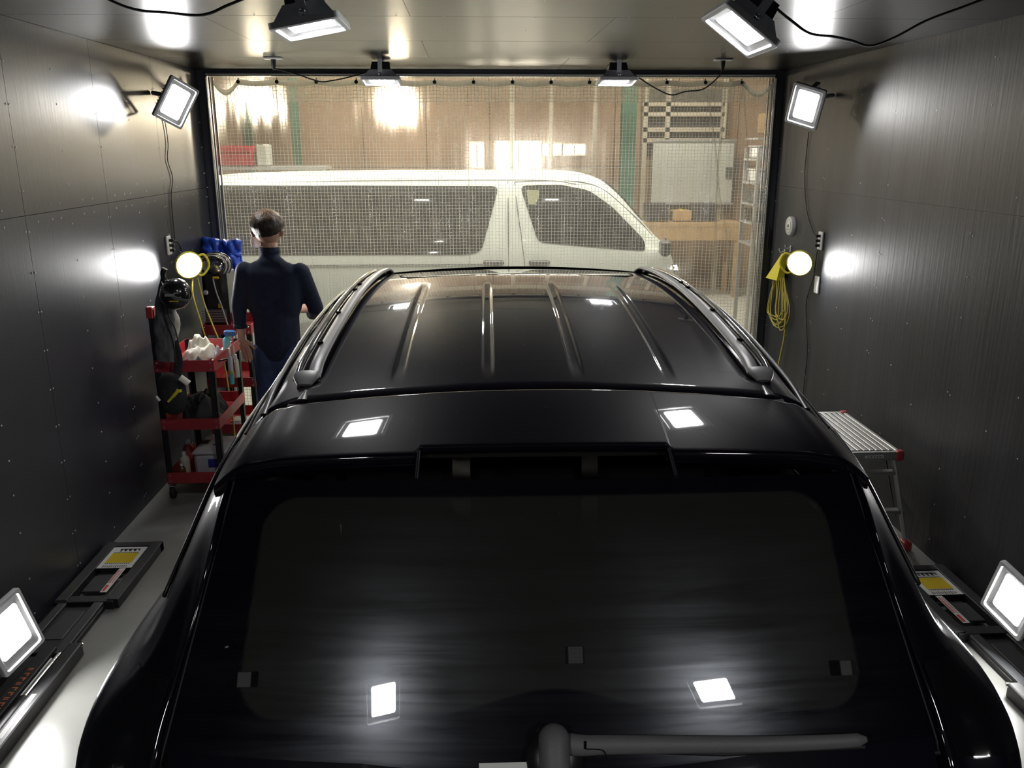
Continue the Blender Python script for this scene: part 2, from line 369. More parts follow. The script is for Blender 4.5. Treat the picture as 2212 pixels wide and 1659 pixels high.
# bright windows of the far wall
for i, (u0, v0, u1, v1) in enumerate([(1018, 310, 1042, 361), (1072, 308, 1168, 363), (1172, 312, 1212, 332), (1217, 314, 1262, 332)]):
    a, b = atY(u0, v0, 12.9), atY(u1, v1, 12.9)
    o = tag(MB().box(((a.x+b.x)/2, 12.9, (a.z+b.z)/2), (b.x-a.x+.06, .05, a.z-b.z+.06)).build('window_%d' % (i+1), 'beige'), kind='structure')
    MB().box(((a.x+b.x)/2, 12.87, (a.z+b.z)/2), (b.x-a.x, .02, a.z-b.z)).build('pane', 'window_light', o)
    MB().box(((a.x+b.x)/2, 12.855, (a.z+b.z)/2), (.02, .02, a.z-b.z)).build('mullion', 'beige', o)
def hallbox(name, label, cat, u0, v0, u1, v1, y, d, m, group=None, parts=None):
    a, b = atY(u0, v0, y), atY(u1, v1, y); cx, cz = (a.x+b.x)/2, (a.z+b.z)/2; wx, wz = abs(b.x-a.x), abs(a.z-b.z)
    o = MB().box((0, 0, wz/2), (wx, d, wz), bev=min(.01, wx/8, wz/8)).build(name, m, loc=(cx, y+d/2, cz-wz/2)); tag(o, label, cat, group); return o, wx, wz
for u0, u1, y, lb in ((1341, 1372, 11.6, 'green steel column seen through the curtain above the van windscreen'), (528, 545, 11.6, 'green steel column seen through the curtain above the red box'), (632, 648, 12.2, 'thin green steel column between the two hall floodlights')):
    a, b = atY(u0, 300, y), atY(u1, 300, y); t = thing('steel_column', lb, 'column', ((a.x+b.x)/2, y, 0))
    wdt = b.x-a.x
    MB().box((0, -.06, 2.2), (wdt, .012, 4.4)).build('flange', 'green_steel', t); MB().box((0, .06, 2.2), (wdt, .012, 4.4)).build('flange', 'green_steel', t); MB().box((0, 0, 2.2), (.012, .11, 4.4)).build('web', 'green_steel', t)
    MB().box((0, 0, .01), (wdt+.08, .22, .02)).build('base_plate', 'green_steel', t)
# storage loft with timber frame and shelves, right
t = thing('timber_rack', 'tall timber rack with dark bays above the whiteboard', 'rack', atY(1480, 300, 12.8)*1)
t.location.z = 0; lx = t.location.x
def loc(u, v, y, t): return atY(u, v, y)-t.location
for u in (1392, 1440, 1560): p = loc(u, 300, 12.8, t); MB().box((p.x, 0, 1.75), (.07, .07, 3.5)).build('post', 'beige', t)
for v in (225, 247, 280, 303): p = loc(1476, v, 12.8, t); MB().box((p.x, 0, p.z), (1.2, .07, .06)).build('beam', 'beige', t)
p = loc(1476, 262, 12.8, t); MB().box((p.x, .07, p.z), (1.15, .03, .9)).build('back_panel', 'hall_dark', t)
t = thing('timber_trellis', 'pale timber stud frame seen above the van cab, left of the green column', 'frame', (atY(1190, 300, 12.4).x, 12.4, 0))
for dx in (-.55, 0, .62): MB().box((dx, 0, 1.7), (.06, .06, 3.4)).build('post', 'beige', t)
for z in (1.78, 3.1): MB().box((.03, 0, z), (1.2, .05, .06)).build('beam', 'beige', t)
o, wx, wz = hallbox('whiteboard', 'large grey-white whiteboard seen through the curtain right of the van', 'whiteboard', 1412, 305, 1580, 438, 12.70, .03, 'board_white')
MB().box((0, -.02, wz+.01), (wx+.03, .03, .03)).build('frame', 'alu_dull', o); MB().box((0, -.02, -.01), (wx+.03, .06, .03)).build('tray', 'alu_dull', o)
MB().box((wx*.44, -.03, wz*.5), (.09, .02, .14)).build('note', 'van_trim', o)
t = thing('workbench', 'wooden workbench under the whiteboard, seen over the van bonnet', 'workbench', (atY(1480, 490, 12.3).x, 12.3, 0))
zt = atY(1480, 482, 12.3).z
MB().box((0, 0, zt), (1.5, .6, .05)).build('worktop', 'wood', t); MB().box((0, -.28, zt-.12), (1.5, .03, .2)).build('apron', 'wood', t)
for a in (-.7, .7):
    for b in (-.25, .25): MB().box((a, b, zt/2-.02), (.07, .07, zt)).build('leg', 'wood', t)
for (u0, u1, lb) in ((1398, 1445, 'dark machine on the workbench behind the van windscreen'), (1500, 1548, 'dark machine standing at the curtain end of the workbench')):
    o, wx, wz = hallbox('machine', lb, 'machine', u0, 441, u1, 477, 12.2, .3, 'hall_dark')
    MB().box((0, -.01, wz*.55), (wx*.7, .02, wz*.5)).build('front_panel', 'van_trim', o)
o, wx, wz = hallbox('yellow_box', 'small yellow-brown carton between the two machines on the workbench', 'box', 1455, 455, 1494, 477, 12.2, .25, 'wood')
MB().box((0, 0, wz+.004), (.04, .2, .008)).build('tape', 'yellow', o)
t = thing('shelf_unit', 'grey shelf unit with drawers behind the curtain, beside its right frame', 'shelf', (atY(1648, 400, 8.6).x, 8.6, 0))
for dx in (-.13, .13):
    for dy in (-.2, .2): MB().box((dx, dy, 1.05), (.03, .03, 2.1)).build('post', 'alu_dull', t)
for k, v in enumerate((300, 345, 395, 440, 480, 525)):
    z = atY(1648, v, 8.6).z; MB().box((0, 0, z), (.3, .42, .02)).build('shelf', 'alu_dull', t)
for k, (v, m, n) in enumerate(((345, 'clear_bin', 'white and clear storage bin on the upper shelf behind the right curtain frame'), (395, 'white_plastic', 'white storage bin on the middle shelf behind the right curtain frame'), (440, 'grey_cloth', 'grey storage bin on the lower shelf behind the right curtain frame'), (480, 'black_plastic', 'black storage bin on the lowest visible shelf behind the right curtain frame'))):
    z = atY(1648, v, 8.6).z+.012
    o = tag(MB().box((0, 0, .055), (.22, .34, .11), bev=.01).build('storage_bin', m, loc=(t.location.x, 8.6, z)), n, 'bin'); MB().box((0, 0, .118), (.24, .36, .014), bev=.004).build('lid', m, o)
o, wx, wz = hallbox('orange_panel', 'plain orange plywood sheet leaning behind the curtain top right corner', 'board', 1640, 245, 1684, 290, 9.4, .02, 'wood')
MB().box((0, .03, -1.1), (.05, .04, 2.2)).build('post', 'beige', o)
o, wx, wz = hallbox('red_box', 'red storage box on the van side of the curtain, upper left', 'box', 468, 315, 548, 358, 11.0, .4, 'red_paint')
MB().box((0, -.01, wz*.8), (wx*.9, .44, .05)).build('lid', 'red_paint', o); z0 = o.location.z
t = thing('storage_rack', 'grey rack carrying the red box seen above the van rear', 'rack', (o.location.x+.3, 11.2, 0))
MB().box((0, 0, z0-.03), (1.6, .6, .04)).build('shelf', 'alu_dull', t)
for a in (-.75, .75):
    for b in (-.25, .25): MB().box((a, b, z0/2-.03), (.05, .05, z0)).build('leg', 'green_steel', t)
o, wx, wz = hallbox('white_box', 'pale carton beside the red box, seen through the curtain', 'box', 552, 312, 578, 358, 11.0, .3, 'board_white')
MB().box((0, 0, wz+.003), (.05, .3, .006)).build('tape', 'beige', o)
# ================================================================== FLOOD LAMPS
def lamp(name, label, pos, nrm, xax, L=.27, W=.215, group=None, bracket='ceiling', emis='led'):
    R = basis(nrm, xax); t = thing(name, label, 'floodlight', pos, R.to_euler(), group)
    def frus(z0, a0, b0, z1, a1, b1, mb):
        vs = [(sx*a0/2, sy*b0/2, z0) for sx, sy in ((-1, -1), (1, -1), (1, 1), (-1, 1))]+[(sx*a1/2, sy*b1/2, z1) for sx, sy in ((-1, -1), (1, -1), (1, 1), (-1, 1))]
        mb.add(vs, [(3, 2, 1, 0), (4, 5, 6, 7)]+[(i, (i+1) % 4, 4+(i+1) % 4, 4+i) for i in range(4)])
    mb = MB(); frus(-.070, L*.56, W*.56, -.016, L*.88, W*.88, mb); mb.build('housing', 'lamp_grey', t)
    mb = MB(); frus(-.105, L*.50, W*.46, -.07, L*.52, W*.5, mb)
    for k in range(7): mb.box((-L*.22+k*L*.44/6, 0, -.112), (.005, W*.44, .018))
    mb.build('heat_sink', 'trim_black', t)
    mb = MB()   # bezel ring with depth
    o_, i_ = (L/2, W/2), (L/2-.017, W/2-.017)
    def rr(h, z, r): 
        out = []
        for cx, cy, a0 in ((h[0]-r, h[1]-r, 0), (-h[0]+r, h[1]-r, 90), (-h[0]+r, -h[1]+r, 180), (h[0]-r, -h[1]+r, 270)):
            for k in range(4): a = math.radians(a0+30*k); out.append((cx+r*math.cos(a), cy+r*math.sin(a), z))
        return out
    rings = [rr(o_, -.018, .012), rr(o_, 0, .012), rr((o_[0]-.003, o_[1]-.003), .003, .010), rr((i_[0]+.002, i_[1]+.002), .003, .012), rr(i_, -.010, .012)]
    for k in range(4): mb.add(rings[k]+rings[k+1], [(i, (i+1) % 16, 16+(i+1) % 16, 16+i) for i in range(16)])
    mb.build('bezel', 'lamp_bezel', t)
    # reflector slopes and LED panel
    mb = MB(); r0, r1 = rr(i_, -.008, .012), rr((L*.34, W*.31), -.0145, .010)
    mb.add(r0+r1, [(i, (i+1) % 16, 16+(i+1) % 16, 16+i) for i in range(16)]); mb.build('reflector', 'lamp_inner', t)
    MB().add(rr((L*.345, W*.315), -.0135, .012), [tuple(range(16))]).build('led_panel', emis, t)
    # U bracket
    mb = MB(); hw = L*.5*.80
    if bracket:
        leg = .13
        for s in (-1, 1): mb.box((s*hw, 0, -.035-leg/2+.02), (.006, .028, leg))
        mb.box((0, 0, -.035-leg+.02), (2*hw+.006, .028, .006)); mb.build('bracket', 'lamp_grey', t)
        for s in (-1, 1): MB().lathe([(.011, 0), (.011, .006), (.004, .009)], (s*(hw+.004), 0, -.035), 12, rot=Matrix.Rotation(s*PI/2, 3, 'Y')).build('bolt', 'chrome', t)
    mb = MB(); mb.tube(cr([(.02, 0, -.11), (.05, .02, -.135), (.09, .05, -.14)], 5), .006); mb.build('cable_gland', 'cord_black', t)
    return t
def attach(t, mb, nm, m):
    Mi = (Matrix.Translation(t.location)@t.rotation_euler.to_matrix().to_4x4()).inverted(); mb.v = [tuple(Mi@Vector(v)) for v in mb.v]; return mb.build(nm, m, t)
g1 = 'ceiling floodlights of the booth'
lamp('floodlight', 'grey floodlight hanging level from the ceiling, upper left of the middle', (-.49, 2.9, 2.475), (.184, -.015, -.983), (.0, 1, 0), group=g1)
lamp('floodlight', 'grey floodlight tilted sideways under the ceiling, upper right', (.872, 2.9, 2.473), (-.585, -.037, -.81), (0, 1, 0), group=g1)
lamp('floodlight', 'small grey floodlight under the ceiling, in front of the curtain left of centre', (-.575, 6.0, 2.53), (0, -.12, -.99), (0, 1, 0), L=.22, W=.26, group=g1)
lamp('floodlight', 'small grey floodlight under the ceiling, in front of the curtain right of centre', (1.0, 6.0, 2.53), (0, -.12, -.99), (0, 1, 0), L=.22, W=.26, group=g1)
lamp('floodlight', 'grey ceiling floodlight above the camera, reflected upright in the left half of the rear window', (-.72, -.48, 2.42), (.2, .1, -.98), (.12, 1, 0), L=.30, group=g1)
lamp('floodlight', 'grey ceiling floodlight above the camera, reflected aslant in the right half of the rear window', (1.21, -.50, 2.42), (-.30, .1, -.93), (1, .55, 0), L=.30, group=g1)
g2 = 'wall floodlights of the booth'
t = lamp('floodlight', 'lit wall floodlight high in the right corner beside the curtain', (2.15, 5.6, 2.36), (-.64, -.67, -.38), (.018, .487, -.873), group=g2); attach(t, MB().tube([(2.26,5.72,2.42),(2.41,5.80,2.44)], .014, 8), 'wall_arm', 'lamp_grey')
t = lamp('floodlight', 'lit wall floodlight high in the left corner beside the curtain', (-1.80, 5.6, 2.38), (.72, -.62, -.30), (0, -.45, -.89), group=g2); attach(t, MB().tube([(-1.90,5.70,2.43),(-2.0,5.78,2.45)], .014, 8), 'wall_arm', 'lamp_grey')
t = lamp('floodlight', 'lit floodlight standing low by the right wall above the lift', (2.2, 3.02, .31), (-.96, -.252, -.10), (.03, .34, -.94), group=g2); attach(t, MB().tube([(2.320000,3.020000,.34),(2.330000,3.040000,.10)], .010, 8).tube([(2.330000,2.840000,.13),(2.330000,3.220000,.13)], .010, 8), 'stand', 'lamp_grey')
t = lamp('floodlight', 'lit floodlight standing low by the left wall above the lift', (-1.80, 3.0, .305), (.947, -.29, .135), (-.265, -.948, -.178), L=.215, W=.27, group=g2); attach(t, MB().tube([(-1.920000,3.000000,.34),(-1.930000,3.020000,.10)], .010, 8).tube([(-1.930000,2.820000,.13),(-1.930000,3.200000,.13)], .010, 8), 'stand', 'lamp_grey')
t = lamp('floodlight', 'wall floodlight at shoulder height on the left wall, nearest the camera', (-1.86, 3.02, 1.31), (.95, -.2, -.1), (0, 1, 0), group=g2); attach(t, MB().tube([(-1.940000,3.020000,1.3),(-2.000000,3.020000,1.3)], .012, 8), 'wall_arm', 'lamp_grey')
t = lamp('floodlight', 'wall floodlight at shoulder height on the right wall, nearest the camera', (2.27, 2.95, 1.28), (-.95, -.2, -.1), (0, 1, 0), group=g2); attach(t, MB().tube([(2.350000,2.950000,1.3),(2.410000,2.950000,1.3)], .012, 8), 'wall_arm', 'lamp_grey')
# hanging work lights with yellow reels
def worklight(label, c, nrm, sgn):
    R = basis(nrm, (0, 1, 0) if abs(nrm[1]) < .9 else (1, 0, 0)); t = thing('work_light', label, 'work light', c, R.to_euler(), 'hanging work lights')
    MB().lathe([(.0, -.06), (.05, -.055), (.075, -.02), (.092, 0), (.092, .012), (.084, .012), (.06, .004), (0, .004)], n=28).build('hood', 'yellow_hook', t)
    MB().lathe([(0, .022), (.05, .019), (.083, .011)], n=28).build('led_panel', 'led', t)
    mb = MB(); mb.tube(cr([(.05, -.05, -.03), (.11, -.07, -.03), (.15, 0, -.03), (.11, .07, -.03), (.05, .05, -.03)], 5), .008); mb.build('handle', 'yellow_hook', t)
    return t
worklight('lit work light with yellow hood hanging by the right wall below the socket', (2.30, 5.83, 1.33), (-.6, -.78, -.12), -1)
worklight('lit work light with yellow hood by the left wall next to the blue jacket', (-1.87, 5.72, 1.365), (.6, -.78, -.12), 1)
# hall floodlights
for u, v, lb in ((860, 232, 'glaring hall floodlight behind the curtain near the middle'), (566, 226, 'glaring hall floodlight behind the curtain near its left end')):
    p = atY(u, v, 9.6); t = lamp('hall_floodlight', lb, tuple(p), (0, -.86, -.5), (1, 0, 0), L=.30, W=.26, group='floodlights in the hall', emis='led_warm', bracket=None); attach(t, MB().tube([(p.x, p.y+.08, p.z+.05), (p.x, p.y+.08, 4.5)], .02, 8), 'drop_rod', 'lamp_grey')
for x, y in ((-2.4, 7.45), (.2, 7.45), (2.8, 7.45), (-1.2, 11), (2.4, 11)):  # unseen area lights added under the hall ceiling to whiten the van
    l = bpy.data.lights.new('hall_fill_light', 'AREA'); l.size = 1.0; l.energy = 125; l.color = (1, .94, .82)
    o = bpy.data.objects.new('hall_fill_light', l); COL.objects.link(o); o.location = (x, y, 4.3)
# ceiling sockets and cables
def socket(u, v, lb):
    p = atZ(u, v, H); t = thing('ceiling_socket', lb, 'socket', tuple(p), group='ceiling sockets')
    MB().box((0, 0, -.006), (.115, .072, .012), bev=.003).build('plate', 'white_plastic', t)
    MB().lathe([(.017, -.012), (.015, -.045), (.008, -.075)], n=12).build('plug', 'cord_black', t); return p
p1 = socket(590, 124, 'white ceiling socket with a black plug, left of the small floodlights')
p2 = socket(1562, 127, 'white ceiling socket with a black plug, right of the small floodlights')
def cable(name, lb, pts, r, m='cord_black', cat='cable', n=6, group=None):
    o = MB().tube(cr(pts, 8), r, n).build(name, m); return tag(o, lb, cat, group)
yy = p1.y
cable('cable', 'black cable sagging from the left ceiling socket to the small floodlight', [p1+Vector((0, 0, -.07)), atY(600, 150, yy), atY(640, 160, yy+.02), atY(690, 176, yy+.04), atY(718, 174, yy+.06), atY(760, 165, yy+.1), atY(812, 150, 6.0)], .0045)
yy = p2.y
cable('cable', 'black cable sagging from the right ceiling socket to the small floodlight', [p2+Vector((0, 0, -.07)), atY(1553, 165, yy), atY(1520, 192, yy+.03), atY(1480, 198, yy+.04), atY(1450, 205, yy+.05), atY(1415, 190, yy+.08), atY(1375, 165, yy+.1), atY(1350, 153, 6.0)], .0045)
cable('cable', 'black cable drooping across the upper left of the ceiling', [atY(u, v, 2.75) for u, v in ((180, -30), (250, 6), (300, 22), (360, 27), (420, 33), (455, 28), (495, 10), (560, -14), (610, -20), (640, -5))], .0042)
cable('cable', 'black cable drooping across the upper right of the ceiling', [atY(u, v, 2.85) for u, v in ((1640, -16), (1670, 12), (1710, 45), (1750, 72), (1800, 79), (1840, 88), (1880, 99), (1930, 82), (2000, 45), (2080, 15), (2160, -15))], .0042)
cable('cable', 'thin black cord down the left wall under the corner floodlight', [atX(u, v, XL+.008) for u, v in ((345, 225), (356, 262), (363, 310), (362, 345), (373, 385), (370, 430), (378, 520))], .003)
cable('cable', 'thin black cord from the right corner floodlight to the wall socket', [atX(u, v, XR-.008) for u, v in ((1747, 285), (1742, 330), (1738, 380), (1740, 430), (1746, 470), (1760, 508), (1772, 512))], .003)
cable('cable', 'thin black cord wandering down the right wall below the work light', [atX(u, v, XR-.008) for u, v in ((1775, 530), (1765, 545), (1757, 600), (1742, 650), (1742, 700), (1744, 760), (1738, 820), (1732, 880))], .003)
cable('cable', 'thin black cord from the left wall socket to the work light', [atX(u, v, XL+.012) for u, v in ((367, 530), (378, 520), (388, 530), (392, 545))]+[Vector((-1.93, 5.74, 1.45))], .004)
# ================================================================== CURTAIN
cur = thing('vinyl_curtain', 'clear gridded vinyl curtain hanging across the booth opening', 'curtain', (0, 6.72, 0))
CX0, CX1 = -1.885, 2.335
ey = [atY(u, 183, 6.72).x for u in (515.5, 599, 684, 770, 853, 939, 1023, 1107, 1190, 1273, 1356, 1440, 1523, 1602)]
def sag(x):      # droop of the curtain top between eyelets
    if x < ey[0]: t = (ey[0]-x)/(ey[0]-CX0); return .075*math.sin(PI*min(1, t))
    if x > ey[-1]: t = (x-ey[-1])/(CX1-ey[-1]); return .085*math.sin(PI*min(1, t))
    for a, b in zip(ey[:-1], ey[1:]):
        if a <= x <= b: return .012*math.sin(PI*(x-a)/(b-a))
    return 0
ZT = 2.578
def fold(x, z):
    e = max(0, -x-1.15)*1.0+max(0, x-1.3)*.9
    d = (2.6-z)
    k = .004+.010*min(1, d*1.5)+.022*min(1, e)
    f = math.sin(x*21+1.3*math.sin(x*3.1)+.35*math.sin(d*2.2+x))*.7+math.sin(x*47+2*math.sin(x*5)+.5*d)*.35
    return -k*f*1.2+.0011*math.sin(x*131+4*math.sin(x*4.3)+.6*math.sin(z*3+x*9)) + .008*noise.noise(Vector((x*3, z*1.2, 3)))
def cpt(x, z, off=0): 
    zz = z if z < ZT-.3 else z-sag(x)*((z-(ZT-.3))/.3)
    return (x, fold(x, z)+off, zz)
mb = MB(); mb.grid(lambda a, b: cpt(CX0+(CX1-CX0)*a, .03+(ZT-.03)*b), 420, 70); mb.build('film', 'film', cur)
mb = MB()
nvv = 164
for i in range(nvv+1):
    x = CX0+(CX1-CX0)*i/nvv; hw = .0014
    vs = []
    for j in range(71):
        z = .03+(ZT-.03)*j/70; vs += [cpt(x-hw, z, -.004), cpt(x+hw, z, -.004)]
    mb.add(vs, [(2*j, 2*j+1, 2*j+3, 2*j+2) for j in range(70)], True)
for j in range(100):
    z = .04+.0256*j
    if z > ZT-.02: break
    vs = []
    for i in range(421):
        x = CX0+(CX1-CX0)*i/420; vs += [cpt(x, z-.0011, -.0045), cpt(x, z+.0011, -.0045)]
    mb.add(vs, [(2*i, 2*i+2, 2*i+3, 2*i+1) for i in range(420)], True)
o = mb.build('reinforcing_threads', 'thread', cur); o['kind'] = 'stuff'
mb = MB(); mb.grid(lambda a, b: (CX0+(CX1-CX0)*a, fold(CX0+(CX1-CX0)*a, ZT)-.004, ZT-sag(CX0+(CX1-CX0)*a)+.022-.040*b), 300, 2); mb.build('top_band', 'band_cloth', cur)
for x in ey:
    MB().lathe([(.006, 0), (.014, -.002), (.014, .003), (.006, .004)], (x, -.012, ZT+.003), 12, rot=Matrix.Rotation(PI/2, 3, 'X')).build('eyelet', 'black_steel', cur)
    MB().tube([(x, -.01, ZT+.004), (x, 0, ZT+.03), (x, .02, 2.60)], .003, 6).build('hook', 'black_steel', cur)
# vertical welded joins and slanting creases
for x in (atY(1010, 400, 6.72).x, ):
    MB().grid(lambda a, b: cpt(x+.016*a, .03+(ZT-.05)*b, -.003), 1, 60).build('seam', 'film_strip', cur)
for k, ptsu in enumerate([[(1530, 220), (1545, 330), (1553, 420), (1570, 520), (1582, 640)], [(1566, 190), (1558, 280), (1548, 390), (1545, 500), (1540, 640)], [(1604, 190), (1612, 300), (1618, 420), (1630, 560), (1636, 680)]]):
    pts = [atY(u, v, 6.70)-Vector((0, 6.72, 0)) for u, v in ptsu]; c = cr(pts, 8)
    mb = MB(); vs = []
    for i, p in enumerate(c): vs += [p+Vector((-.008, 0, 0)), p+Vector((0, -.014, 0)), p+Vector((.010, 0, 0))]
    mb.add(vs, [(3*i, 3*i+1, 3*i+4, 3*i+3) for i in range(len(c)-1)]+[(3*i+1, 3*i+2, 3*i+5, 3*i+4) for i in range(len(c)-1)], True); mb.build('crease', 'film_strip', cur)
val = thing('vinyl_valance', 'short clear vinyl strip fixed to the header above the curtain', 'curtain', (0, 6.79, 0))
mb = MB(); mb.grid(lambda a, b: (XL+.08+(XR-XL-.16)*a, .004*math.sin(a*90), 2.437+.20*b), 200, 4); mb.build('film', 'film_strip', val)
mb = MB()
for i in range(165):
    x = XL+.08+(XR-XL-.16)*i/164; mb.add([(x-.0014, -.006, 2.437), (x+.0014, -.006, 2.437), (x+.0014, -.006, 2.637), (x-.0014, -.006, 2.637)], [(0, 1, 2, 3)])
for j in range(8):
    z = 2.445+.0256*j; mb.add([(XL+.08, -.007, z-.0011), (XR-.08, -.007, z-.0011), (XR-.08, -.007, z+.0011), (XL+.08, -.007, z+.0011)], [(0, 1, 2, 3)])
o = mb.build('reinforcing_threads', 'thread', val); o['kind'] = 'stuff'

# ================================================================== WHITE VAN IN THE HALL
van = thing('van', 'white van parked crosswise beyond the clear curtain', 'van', (0, 8.0, 0))
VX = [-2.66, -2.60, -2.3, -1.0, 0.2, .75, 1.05, 1.25, 1.42, 1.60, 1.78, 1.93, 2.01, 2.05]
VZ = [1.70, 1.81, 1.86, 1.885, 1.885, 1.885, 1.87, 1.82, 1.69, 1.50, 1.31, 1.17, .98, .55]
VW = 1.69
def vsec(x, t):      # t 0..1 near sill -> roof -> far sill
    zt = crs(VX, VZ, x); belt = min(1.12, zt-.12); e = sstep(1.7, 2.05, x)*.22+sstep(-2.5, -2.66, x)*.08
    P = [(0.03, .22), (0, .34), (0, .8), (.012, belt), (.055, belt+(zt-belt)*.35), (.11, belt+(zt-belt)*.72), (.17, zt-.07), (.27, zt-.015), (VW/2*.8, zt), (VW/2, zt)]
    n = len(P)-1; s = t*2; mir = s > 1; s = 2-s if mir else s
    k = min(int(s*n), n-1); q = s*n-k
    a, b, c, d = P[max(k-1, 0)], P[k], P[k+1], P[min(k+2, n)]
    f = lambda i: .5*((2*b[i])+(c[i]-a[i])*q+(2*a[i]-5*b[i]+4*c[i]-d[i])*q*q+(3*b[i]-a[i]-3*c[i]+d[i])*q**3)
    yv, z = f(0), f(1)
    yv = yv+e*(1-yv/(VW/2))
    return (x, VW-yv if mir else yv, z)
mb = MB(); mb.grid(lambda a, b: vsec(-2.66+4.71*a, b), 120, 72)
for xe in (-2.66, 2.05):
    ring = [vsec(xe, i/72) for i in range(73)]; mb.add(ring, [tuple(range(73)) if xe < 0 else tuple(reversed(range(73)))])
mb.build('body', 'van_white', van)
def vside(x, z):     # point on the near side at height z
    lo, hi = 0.0, .5
    for _ in range(22):
        m_ = (lo+hi)/2
        if vsec(x, m_)[2] < z: lo = m_
        else: hi = m_
    return vsec(x, (lo+hi)/2)[1]
def vpane(name, poly, m, off, parent=van, n=26, rad=.06):
    # polygon in x,z on the side of the van -> filled grid following the body
    P = [Vector((p[0], p[1], 0)) for p in poly]; out = []
    for i, p in enumerate(P):
        a, b = P[i-1], P[(i+1) % len(P)]; r = min(rad, (a-p).length*.45, (b-p).length*.45)
        q0, q1 = p+(a-p).normalized()*r, p+(b-p).normalized()*r
        for k in range(5): t = k/4; out.append(q0*(1-t)**2+p*2*t*(1-t)+q1*t*t)
    bm = bmesh.new(); vs = [bm.verts.new((q.x, q.y, 0)) for q in out]; bm.faces.new(vs)
    for k in range(1, n):
        x = min(q.x for q in out)+(max(q.x for q in out)-min(q.x for q in out))*k/n
        bmesh.ops.bisect_plane(bm, geom=bm.verts[:]+bm.edges[:]+bm.faces[:], plane_co=(x, 0, 0), plane_no=(1, 0, 0))
    for k in range(1, 10):
        z = min(q.y for q in out)+(max(q.y for q in out)-min(q.y for q in out))*k/10
        bmesh.ops.bisect_plane(bm, geom=bm.verts[:]+bm.edges[:]+bm.faces[:], plane_co=(0, z, 0), plane_no=(0, 1, 0))
    me = MB(); idx = {v: i for i, v in enumerate(bm.verts)}
    me.add([(v.co.x, vside(v.co.x, v.co.y)-off, v.co.y) for v in bm.verts], [tuple(idx[v] for v in f.verts) for f in bm.faces], True); bm.free()
    return me.build(name, m, parent)
W = lambda u, v: (atY(u, v, 8.05).x, atY(u, v, 8.05).z)
sw = [W(u, v) for u, v in ((440, 401), (1078, 403), (1040, 541), (1010, 549), (440, 549))]
vpane('side_window', [(-2.42, sw[0][1]), sw[1], sw[2], (sw[3][0], sw[3][1]), (-2.48, sw[4][1])], 'van_glass', .004)
fd = vpane('front_door_window', [W(u, v) for u, v in ((1124, 402), (1210, 399), (1275, 412), (1325, 448), (1392, 518), (1394, 541), (1300, 534), (1162, 522))], 'van_glass', .004)
MB().add([(x, vside(x, z)-.007, z) for x, z in [W(u, v) for u, v in ((1138, 411), (1166, 411), (1166, 424), (1158, 442), (1142, 442))]], [(0, 1, 2, 3, 4)]).build('seat_head', 'van_inner', fd)
def vline(name, pts, r, m, par=van):
    c = cr([(x, vside(x, z)-.002, z) for x, z in pts], 8); return MB().tube(c, r, 5).build(name, m, par)
vline('door_gap', [W(1098, v) for v in (392, 450, 520, 620)]+[(W(1098, 620)[0], .35)], .005, 'van_trim')
vline('door_gap', [W(u, v) for u, v in ((1113, 394), (1118, 450), (1127, 520), (1136, 610))]+[(W(1136, 610)[0], .35)], .005, 'van_trim')
vline('door_gap', [W(u, v) for u, v in ((1113, 394), (1210, 391), (1290, 402), (1350, 446), (1420, 520), (1432, 600))]+[(W(1432, 600)[0], .4)], .004, 'van_trim')
vline('roof_gutter', [(-2.5, 1.79), (-1.0, 1.815), (.6, 1.815), (1.0, 1.78)], .007, 'van_white')
vline('side_rail', [(-2.5, 1.05), (-1, 1.05), (.3, 1.05)], .006, 'van_trim')
for u in (1066, 1164):
    x, z = W(u, 566); o = MB().box((x, vside(x, z)-.02, z), (.2, .03, .045), bev=.012).build('door_handle', 'van_trim', van)
mb = MB(); mb.grid(lambda a, b: (1.30+.40*b, .30+(VW-.60)*a, crs(VX, VZ, 1.30+.40*b)+.012), 20, 10); mb.build('windscreen', 'van_glass', van)
x, z = W(1428, 535); m_ = MB().box((x, -.12, z+.02), (.10, .16, .16), bev=.03).build('wing_mirror', 'van_trim', van)
x, z = 1.97, .88; MB().box((x, .17, z), (.12, .2, .26), bev=.04).build('headlamp', 'chrome', van); MB().box((x, VW-.17, z), (.12, .2, .26), bev=.04).build('headlamp', 'chrome', van)
MB().box((2.03, VW/2, .42), (.12, VW-.1, .26), bev=.04).build('bumper', 'van_white', van)
for x in (-1.55, 1.25):
    for y_ in (.10, VW-.10):
        o = MB().lathe([(.0, -.1), (.25, -.1), (.32, -.07), (.33, 0), (.32, .07), (.25, .1), (0, .1)], (x, y_, .33), 28, rot=Matrix.Rotation(PI/2, 3, 'X')).build('wheel', 'rubber', van)
        MB().lathe([(0, -.105), (.17, -.104), (.19, -.10)], (x, y_-(0 if y_ > 1 else .003), .33), 20, rot=Matrix.Rotation(-PI/2, 3, 'X') if y_ < 1 else Matrix.Rotation(PI/2, 3, 'X')).build('hubcap', 'alu_dull', o)
